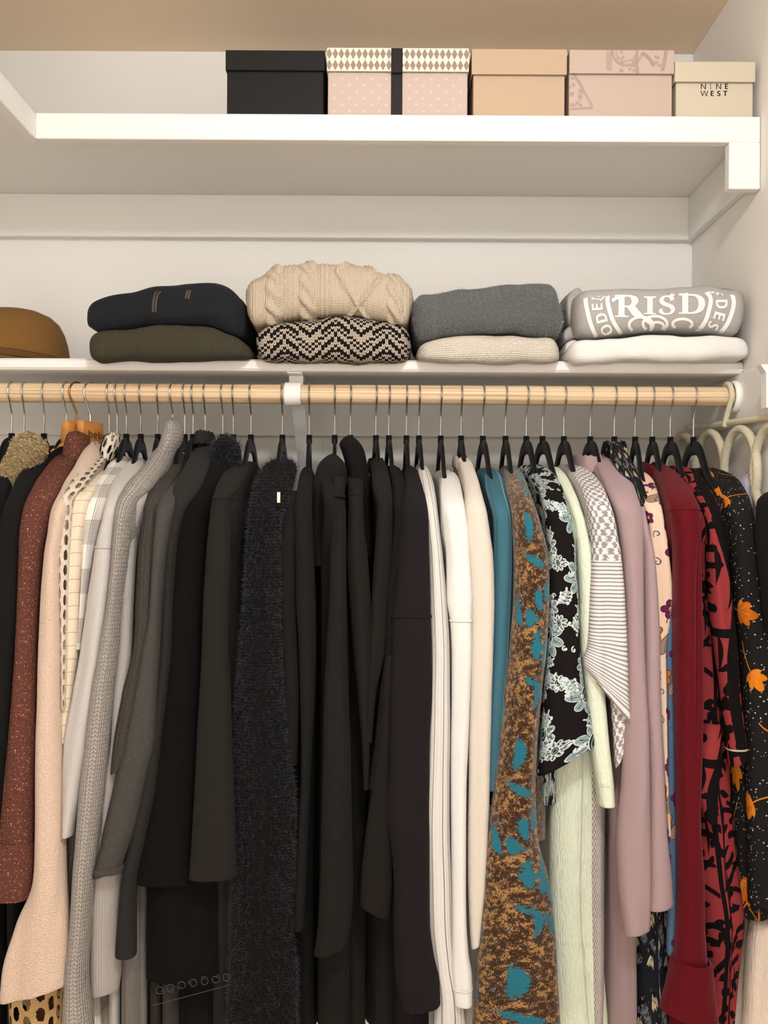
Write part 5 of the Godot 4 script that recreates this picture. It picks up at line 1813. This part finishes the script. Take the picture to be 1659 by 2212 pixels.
	{"hb": 0.034, "bw": 1.35, "n": "hoodie", "say": "jet black hoodie", "cat": "hoodie", "label": "jet black hoodie with its hood standing up beside the washed black one", "neck": 757, "m": M.black_warm, "seed": 22.0, "tip": 1090, "z": 1.395, "td": 0.017, "rows": [1000, 745, 785, 1050, 752, 785, 1090, 754, 786, 1150, 752, 790, 1200, 750, 796, 1300, 756, 803, 1400, 764, 806, 1500, 774, 803, 1600, 783, 801, 1700, 786, 798], "seams": [[1064, 1070, 1.09]], "more": [{"n": "hood", "m": M.jet, "rows": [940, 746, 764, 946, 738, 772, 960, 733, 780, 975, 738, 786, 1000, 745, 790, 1050, 752, 796, 1100, 756, 800, 1200, 770, 812], "z": 1.47, "td": 0.04, "round": true, "entry": 24.0, "amp": 0.006}]},
	{"hb": 0.034, "bw": 1.35, "n": "shirt", "say": "soft black shirt", "cat": "shirt", "label": "soft black shirt with a narrow stand collar between the hoodie and the chunky ribs", "neck": 812, "m": M.black_warm, "seed": 23.0, "tip": 1100, "z": 1.395, "td": 0.016, "rows": [985, 800, 830, 1050, 806, 846, 1100, 818, 851, 1200, 812, 850, 1300, 805, 843, 1400, 799, 835, 1500, 793, 815, 1600, 792, 808], "collar": {"y": 1000, "h": 24.0, "hw": 0.012, "hl": 0.058, "dip": 0.02}},
	{"hb": 0.034, "bw": 1.35, "n": "chunky_sweater", "say": "chunky black sweater", "cat": "sweater", "label": "black chunky ribbed sweater ending in a boucle cuff", "neck": 840, "m": M.black_chunky, "seed": 24.0, "tip": 1110, "z": 1.388, "td": 0.018, "rows": [1005, 838, 866, 1050, 846, 876, 1110, 850, 882, 1150, 850, 882, 1200, 846, 878, 1300, 836, 863, 1400, 833, 853, 1500, 822, 848, 1600, 812, 846, 1700, 799, 842], "more": [{"n": "lower_sleeve", "m": M.black_boucle, "rows": [1380, 834, 854, 1500, 822, 848, 1600, 813, 846, 1700, 799, 843, 1800, 788, 846, 1900, 779, 849, 1968, 776, 844], "z": 1.38, "td": 0.018, "deep": 0.02, "slant": 14.0}]},
	{"hb": 0.034, "bw": 1.35, "n": "sweatshirt", "say": "plum black sweatshirt", "cat": "sweatshirt", "label": "plum black sweatshirt with a dropped shoulder seam and gathered cuff", "neck": 878, "m": M.plum_black, "seed": 25.0, "tip": 1110, "z": 1.37, "td": 0.021, "rows": [1005, 872, 900, 1050, 874, 914, 1110, 868, 922, 1200, 862, 923, 1260, 856, 925, 1330, 849, 926, 1400, 848, 929, 1500, 845, 930, 1600, 842, 926, 1700, 838, 925, 1760, 834, 924, 1800, 840, 925, 1900, 850, 925, 2000, 850, 926, 2060, 853, 934, 2110, 858, 947, 2170, 872, 950], "seams": [[1326, 1331, 1.07]], "slant": -6.0},
	{"n": "pinstriped_shirt", "say": "white pinstriped shirt", "cat": "shirt", "label": "off white ribbed shirt with thin grey pinstripes", "neck": 905, "m": M.pinstripe, "seed": 26.0, "tip": 1110, "z": 1.383, "td": 0.018, "rows": [1000, 900, 922, 1050, 908, 937, 1110, 918, 945, 1150, 922, 950, 1200, 926, 956, 1300, 928, 966, 1400, 931, 972, 1500, 929, 973, 1600, 926, 974, 1700, 922, 974, 1800, 920, 974, 1900, 921, 978, 2000, 924, 980, 2080, 934, 986, 2150, 940, 1000, 2240, 936, 1010]},
	{"n": "sweatshirt", "say": "bright white sweatshirt", "cat": "sweatshirt", "label": "bright white sweatshirt with a smooth sleeve and ribbed cuff", "neck": 952, "m": M.white_sweat, "seed": 27.0, "tip": 1110, "z": 1.372, "td": 0.018, "rows": [1015, 958, 986, 1050, 951, 996, 1110, 952, 1006, 1150, 955, 1011, 1200, 960, 1014, 1300, 962, 1019, 1340, 968, 1018, 1400, 971, 1019, 1500, 970, 1017, 1600, 969, 1014, 1700, 969, 1010, 1800, 971, 1008, 1900, 973, 1008, 2000, 974, 1010, 2060, 974, 1014, 2100, 974, 1021, 2165, 980, 1021], "seams": [[1336, 1341, 1.07], [2128, 2132, 1.07]]},
	{"n": "cardigan", "say": "smooth cream cardigan", "cat": "cardigan", "label": "smooth cream cardigan with a straight sleeve beside the teal blouse", "neck": 996, "m": M.cream, "seed": 28.0, "tip": 1110, "z": 1.38, "td": 0.017, "rows": [985, 986, 1016, 1050, 1002, 1036, 1110, 1004, 1050, 1150, 1004, 1056, 1200, 1010, 1062, 1300, 1016, 1065, 1400, 1015, 1064, 1500, 1013, 1062, 1600, 1011, 1061, 1700, 1010, 1059, 1800, 1008, 1055, 1900, 1008, 1052, 2000, 1011, 1042, 2040, 1014, 1038], "slant": -4.0, "collar": {"y": 995, "h": 26.0, "hw": 0.012, "hl": 0.058, "dip": 0.012}},
	{"n": "blouse", "say": "teal pinstriped blouse", "cat": "blouse", "label": "teal blouse with fine white pinstripes beside the gold velvet one", "neck": 1043, "m": M.teal, "seed": 29.0, "tip": 1120, "z": 1.40, "td": 0.016, "amp": 0.006, "rows": [1010, 1046, 1078, 1050, 1048, 1092, 1120, 1066, 1110, 1200, 1066, 1113, 1300, 1062, 1110, 1400, 1060, 1104, 1500, 1058, 1092, 1600, 1055, 1082, 1700, 1052, 1070], "end": 1740},
	{"n": "velvet_blouse", "say": "gold burnout velvet blouse", "cat": "blouse", "label": "gold and brown burnout velvet blouse with turquoise gaps in its pile", "neck": 1092, "m": M.burnout, "seed": 30.0, "tip": 1130, "z": 1.37, "td": 0.026, "rows": [1005, 1092, 1120, 1050, 1090, 1138, 1090, 1102, 1152, 1130, 1108, 1164, 1200, 1110, 1180, 1300, 1108, 1182, 1400, 1100, 1178, 1500, 1090, 1168, 1600, 1079, 1160, 1700, 1066, 1156, 1800, 1055, 1162, 1900, 1045, 1186, 2000, 1039, 1195, 2100, 1030, 1200, 2240, 1020, 1208], "body": [1130, 1120, 1165, 1500, 1110, 1170, 1700, 1110, 1195, 1820, 1110, 1196]},
	{"n": "paisley_blouse", "say": "black paisley blouse", "cat": "blouse", "label": "black blouse with white and pale teal paisley flowers and a slanting cuff", "neck": 1137, "m": M.paisley_black, "seed": 31.0, "tip": 1120, "z": 1.378, "td": 0.022, "rows": [1003, 1146, 1180, 1030, 1152, 1200, 1060, 1166, 1214, 1120, 1180, 1230, 1200, 1186, 1240, 1300, 1187, 1246, 1400, 1185, 1251, 1500, 1177, 1262, 1570, 1170, 1274, 1640, 1160, 1282], "slant": -34.0, "body": [1120, 1185, 1225, 1600, 1165, 1215, 1740, 1155, 1212]},
	{"n": "linen_blouse", "say": "pale green blouse", "cat": "blouse", "label": "pale green crinkled linen blouse with a small turned cuff", "neck": 1172, "m": M.pale_green, "seed": 32.0, "tip": 1130, "z": 1.39, "td": 0.02, "zb": 1.425, "rows": [1005, 1182, 1208, 1050, 1205, 1234, 1090, 1222, 1250, 1130, 1232, 1262, 1200, 1240, 1277, 1300, 1246, 1288, 1400, 1250, 1295, 1500, 1262, 1304, 1600, 1272, 1312, 1700, 1286, 1322], "body": [1130, 1222, 1262, 1400, 1222, 1290, 1600, 1214, 1302, 1700, 1206, 1310, 1800, 1200, 1312, 1900, 1196, 1311, 2000, 1195, 1316, 2100, 1200, 1326, 2240, 1206, 1340], "more": [{"n": "cuff", "rows": [1692, 1287, 1324, 1735, 1292, 1326], "z": 1.388, "td": 0.022, "entry": 1.0, "deep": 0.0}]},
	{"n": "striped_blouse", "say": "grey checked and striped blouse", "cat": "blouse", "label": "white blouse with grey broken checks on top and fine bars down the sleeve", "neck": 1218, "m": M.grey_stripe, "bm": M.grey_check, "seed": 33.0, "tip": 1110, "z": 1.372, "td": 0.02, "rows": [1002, 1224, 1256, 1030, 1238, 1286, 1060, 1256, 1304, 1110, 1270, 1320, 1150, 1276, 1327, 1200, 1278, 1336, 1300, 1275, 1346, 1400, 1270, 1354, 1470, 1262, 1360, 1520, 1290, 1362], "slant": 44.0, "more": [{"n": "lower_sleeve", "rows": [1440, 1318, 1356, 1520, 1318, 1360, 1580, 1322, 1360, 1640, 1326, 1346], "z": 1.385, "td": 0.016, "entry": 1.0, "deep": 0.02, "slant": -16.0}]},
	{"n": "mauve_blouse", "say": "mauve crepe blouse", "cat": "blouse", "label": "dusty mauve crepe blouse with a deep folded sleeve and a stand collar", "neck": 1275, "m": M.mauve, "seed": 34.0, "tip": 1110, "z": 1.372, "td": 0.019, "amp": 0.006, "rows": [985, 1278, 1320, 1010, 1290, 1342, 1050, 1308, 1370, 1110, 1330, 1390, 1150, 1338, 1394, 1200, 1344, 1391, 1300, 1348, 1388, 1400, 1350, 1387, 1500, 1350, 1389, 1600, 1344, 1396, 1700, 1340, 1400, 1800, 1332, 1402, 1900, 1334, 1402, 2008, 1346, 1400], "body": [1110, 1332, 1385, 1700, 1325, 1400, 1950, 1325, 1388, 2240, 1326, 1394], "slant": -6.0, "more": [{"n": "sleeve_fold", "rows": [1095, 1372, 1390, 1150, 1384, 1398, 1200, 1390, 1408, 1300, 1391, 1415, 1400, 1391, 1418, 1500, 1392, 1420, 1600, 1398, 1426, 1700, 1402, 1432, 1800, 1402, 1440, 1900, 1400, 1452, 1955, 1398, 1456], "z": 1.374, "td": 0.017, "entry": 60.0, "deep": 0.02, "slant": -6.0}], "collar": {"y": 1000, "h": 36.0, "hw": 0.022, "hl": 0.06, "dip": 0.005, "dx": -8.0}},
	{"n": "satin_blouse", "say": "navy winged print blouse", "cat": "blouse", "label": "navy satin blouse with blue and cream winged print, high at the collar", "neck": 1327, "m": M.navy_print, "seed": 35.0, "tip": 1090, "z": 1.42, "zb": 1.44, "sleeve": false, "rows": [952, 1308, 1340, 975, 1318, 1360, 1010, 1334, 1378, 1050, 1352, 1398, 1090, 1362, 1408], "body": [1090, 1370, 1410, 1500, 1385, 1440, 1900, 1375, 1460, 2240, 1392, 1466], "collar": {"y": 972, "h": 40.0, "hw": 0.016, "hl": 0.05, "dip": 0.01}},
	{"n": "floral_blouse", "say": "peach floral blouse", "cat": "blouse", "label": "peach blouse with orange and plum flowers and a blue floral panel", "neck": 1372, "m": M.floral, "seed": 36.0, "tip": 1120, "z": 1.398, "td": 0.015, "rows": [1015, 1364, 1396, 1050, 1372, 1416, 1120, 1396, 1434, 1200, 1404, 1446, 1300, 1411, 1453, 1400, 1414, 1440, 1500, 1418, 1440, 1600, 1424, 1441, 1700, 1430, 1442, 1800, 1436, 1446], "more": [{"n": "blue_panel", "m": M.floral_blue, "rows": [1280, 1440, 1456, 1400, 1436, 1458, 1500, 1437, 1458, 1600, 1438, 1462, 1700, 1438, 1465, 1800, 1438, 1466, 1900, 1440, 1464, 2060, 1440, 1462], "z": 1.405, "td": 0.012, "deep": 0.02}]},
	{"n": "velvet_dress", "say": "burgundy velvet dress", "cat": "dress", "label": "burgundy velvet dress with a long sleeve flaring into a wide cuff", "neck": 1409, "m": M.burgundy, "seed": 37.0, "tip": 1110, "z": 1.368, "td": 0.021, "rows": [1002, 1412, 1442, 1030, 1424, 1466, 1060, 1436, 1490, 1110, 1446, 1506, 1200, 1456, 1498, 1300, 1457, 1494, 1400, 1457, 1494, 1500, 1459, 1496, 1600, 1461, 1500, 1700, 1463, 1508, 1800, 1465, 1513, 1900, 1465, 1522, 2000, 1463, 1524, 2085, 1458, 1532], "seams": [[1096, 1101, 1.07]], "slant": 9.0, "more": [{"n": "sleeve_fold", "rows": [1090, 1494, 1508, 1150, 1496, 1512, 1300, 1495, 1516, 1500, 1494, 1517, 1600, 1490, 1514, 1700, 1484, 1511, 1780, 1482, 1508], "z": 1.370, "td": 0.016, "entry": 40.0, "deep": 0.02}, {"n": "cuff", "rows": [2068, 1453, 1536, 2130, 1440, 1543, 2195, 1426, 1552], "z": 1.357, "td": 0.032, "entry": 1.0, "deep": 0.0, "slant": 18.0}], "collar": {"y": 1012, "h": 30.0, "hw": 0.017, "hl": 0.058, "dip": 0.02}},
	{"n": "printed_blouse", "say": "red and black branch print blouse", "cat": "blouse", "label": "brick red blouse with bold black branches and a stitched short sleeve", "neck": 1448, "m": M.red_print, "seed": 38.0, "tip": 1120, "z": 1.378, "td": 0.02, "zb": 1.41, "amp": 0.005, "rows": [1005, 1455, 1485, 1040, 1480, 1520, 1080, 1502, 1546, 1120, 1516, 1558, 1200, 1524, 1570, 1300, 1530, 1583, 1400, 1540, 1593, 1500, 1552, 1602, 1600, 1566, 1613, 1645, 1572, 1619], "body": [1120, 1516, 1552, 1300, 1518, 1572, 1500, 1516, 1590, 1700, 1508, 1592, 1800, 1518, 1602, 1900, 1524, 1612, 2000, 1536, 1626, 2100, 1542, 1614, 2240, 1540, 1600], "slant": -8.0, "seams": [[1614, 1617, 1.08]], "sm": M.thread_white, "more": [{"n": "front_tie", "rows": [1560, 1516, 1560, 1650, 1510, 1556, 1720, 1506, 1550, 1775, 1516, 1548], "z": 1.385, "td": 0.016, "deep": 0.02, "slant": 12.0}]},
	{"n": "leaf_dress", "say": "black dotted leaf print dress", "cat": "dress", "label": "black dress with tiny white dots and orange autumn leaves", "neck": 1498, "m": M.leaf_print, "seed": 39.0, "tip": 1120, "z": 1.39, "td": 0.024, "zb": 1.42, "rows": [1010, 1520, 1556, 1040, 1545, 1594, 1080, 1562, 1616, 1120, 1568, 1626, 1200, 1578, 1636, 1300, 1588, 1650, 1400, 1600, 1665, 1500, 1606, 1676, 1600, 1610, 1684, 1700, 1612, 1690, 1800, 1614, 1694, 1950, 1616, 1700], "body": [1120, 1560, 1620, 1500, 1592, 1664, 1700, 1596, 1670, 1990, 1605, 1680]},
	]
	for g in L:
		var o := garment(g)
		extras(g, o)
	closing()

# details that single garments carry
func extras(g: Dictionary, o: Node3D) -> void:
	for c in o.get_children():
		if c.name.begins_with("sherpa_collar"):
			fuzz(o, c, 9000, 0.003, 0.0011, M.sherpa_hair, 31, "fuzz", 1.3, 3.0)
		if c.name.begins_with("fuzzy_collar"):
			fuzz(o, c, 3500, 0.008, 0.0002, M.fuzzy_hair, 32, "fuzz", 1.0, 0.8)
	if g.n == "fuzzy_cardigan":
		part("tag", box(P(599, 1086, 1.384), P(605, 1063, 1.380), 0.0002), M.tag_white, o)
	if g.n == "velvet_jacket":
		# scrolled beading above the hem
		for s in [0, 1, 2, 3, 4, 5, 6]:
			var p := []
			for i in 15:
				var a: float = i / 14.0 * TAU * 1.15 + s
				var r := 10.0 - i * 0.35
				p.append(P(345 + s * 24.0 + cos(a) * r, 2138 - s * 4.6 + sin(a) * r, 1.3985))
			part("beading", sweep(smooth(p, 2), 0.0006, 0.0006, 5), M.beads, o)
		var q := []
		for i in 20:
			q.append(P(330 + i * 9.0, 2172 - i * 2.4, 1.3985))
		part("beading", sweep(smooth(q, 2), 0.0005, 0.0005, 5), M.beads, o)

# the wrapped ring hanger at the rod's end and what hangs beside the right wall
func closing() -> void:
	var x := P(1580, 853, ROD_Z - 0.02).x
	var y := EYE + 0.2216
	var o := thing("scarf_hanger", Vector3(x, y, -ROD_Z), "cream wrapped cane scarf hanger with a row of rings, at the rod's white socket", "hanger")
	var hk := []
	for k in 9:
		var a := deg_to_rad(200.0 - k * 27.0)
		hk.append(Vector3(x, y + sin(a) * 0.0215, -ROD_Z + cos(a) * 0.0215))
	hk.append(Vector3(x - 0.002, y - 0.034, -ROD_Z + 0.004))
	hk.append(Vector3(x - 0.004, y - 0.052, -ROD_Z))
	part("hook", sweep(smooth(hk, 5), func(t): return 0.0046 + 0.0003 * sin(t * 150.0), func(t): return 0.0046 + 0.0003 * sin(t * 150.0), 12, Vector3.RIGHT), M.rattan, o)
	var b0 := P(1484, 925, 1.775)
	var b1 := P(1676, 900, 1.43)
	part("bar", sweep(PackedVector3Array([b0, b0.lerp(b1, 0.01), b0.lerp(b1, 0.5), b1]), 0.0052, 0.0052, 12), M.rattan, o)
	var dir := (b1 - b0).normalized()
	for q in [-0.05, 0.3, 0.65, 0.97]:
		var rr := 0.061
		var c := b0.lerp(b1, q) + Vector3(0, -0.013 - rr * 1.18, 0)
		var ring := PackedVector3Array()
		for i in 90:
			var a := TAU * i / 90
			ring.append(c + dir * cos(a) * rr + Vector3(0, sin(a) * rr * 1.18, 0))
		part("ring", sweep(ring, func(t): return 0.0070 + 0.0007 * absf(sin(t * 45.0 * PI)), func(t): return 0.0070 + 0.0007 * absf(sin(t * 45.0 * PI)), 10, Vector3(1, 0, 0.3), true), M.rattan, o)
	var s := thing("scarf", P(1612, 1100, 1.52), "pale lilac scarf drawn through a ring of the cane hanger", "scarf")
	part("drape", tube({"rows": [1018, 1606, 1618, 1040, 1596, 1626, 1080, 1594, 1634, 1200, 1600, 1644, 1500, 1610, 1656], "z": 1.50, "td": 0.02, "amp": 0.009, "seed": 61.0, "round": true, "entry": 30.0}), M.lilac, s)
	var k := thing("black_top", P(1690, 1300, 1.36), "black crinkled top nearest the right wall, cut by the frame", "top")
	part("sleeve", tube({"rows": [1058, 1650, 1690, 1080, 1638, 1700, 1150, 1632, 1705, 1200, 1636, 1705, 1280, 1645, 1710, 1360, 1654, 1710], "z": 1.345, "td": 0.02, "amp": 0.006, "seed": 62.0, "round": true, "entry": 30.0, "slant": 0.0}), M.black_sheer, k)
	var d := thing("blouse", P(1640, 2100, 1.42), "blush pink crinkled blouse below the leaf print dress", "blouse")
	part("front", tube({"rows": [1960, 1630, 1700, 1990, 1622, 1700, 2060, 1612, 1700, 2150, 1602, 1700, 2240, 1596, 1700], "z": 1.43, "td": 0.03, "amp": 0.006, "seed": 63.0, "round": true, "entry": 30.0}), M.blush, d)
	var l := thing("lace_top", P(80, 2180, 1.46), "tan lace top showing below the camel coat's hem", "top")
	part("front", tube({"rows": [2060, 20, 150, 2120, 22, 142, 2240, 26, 140], "z": 1.42, "td": 0.02, "amp": 0.005, "seed": 64.0, "entry": 10.0}), M.lace, l)
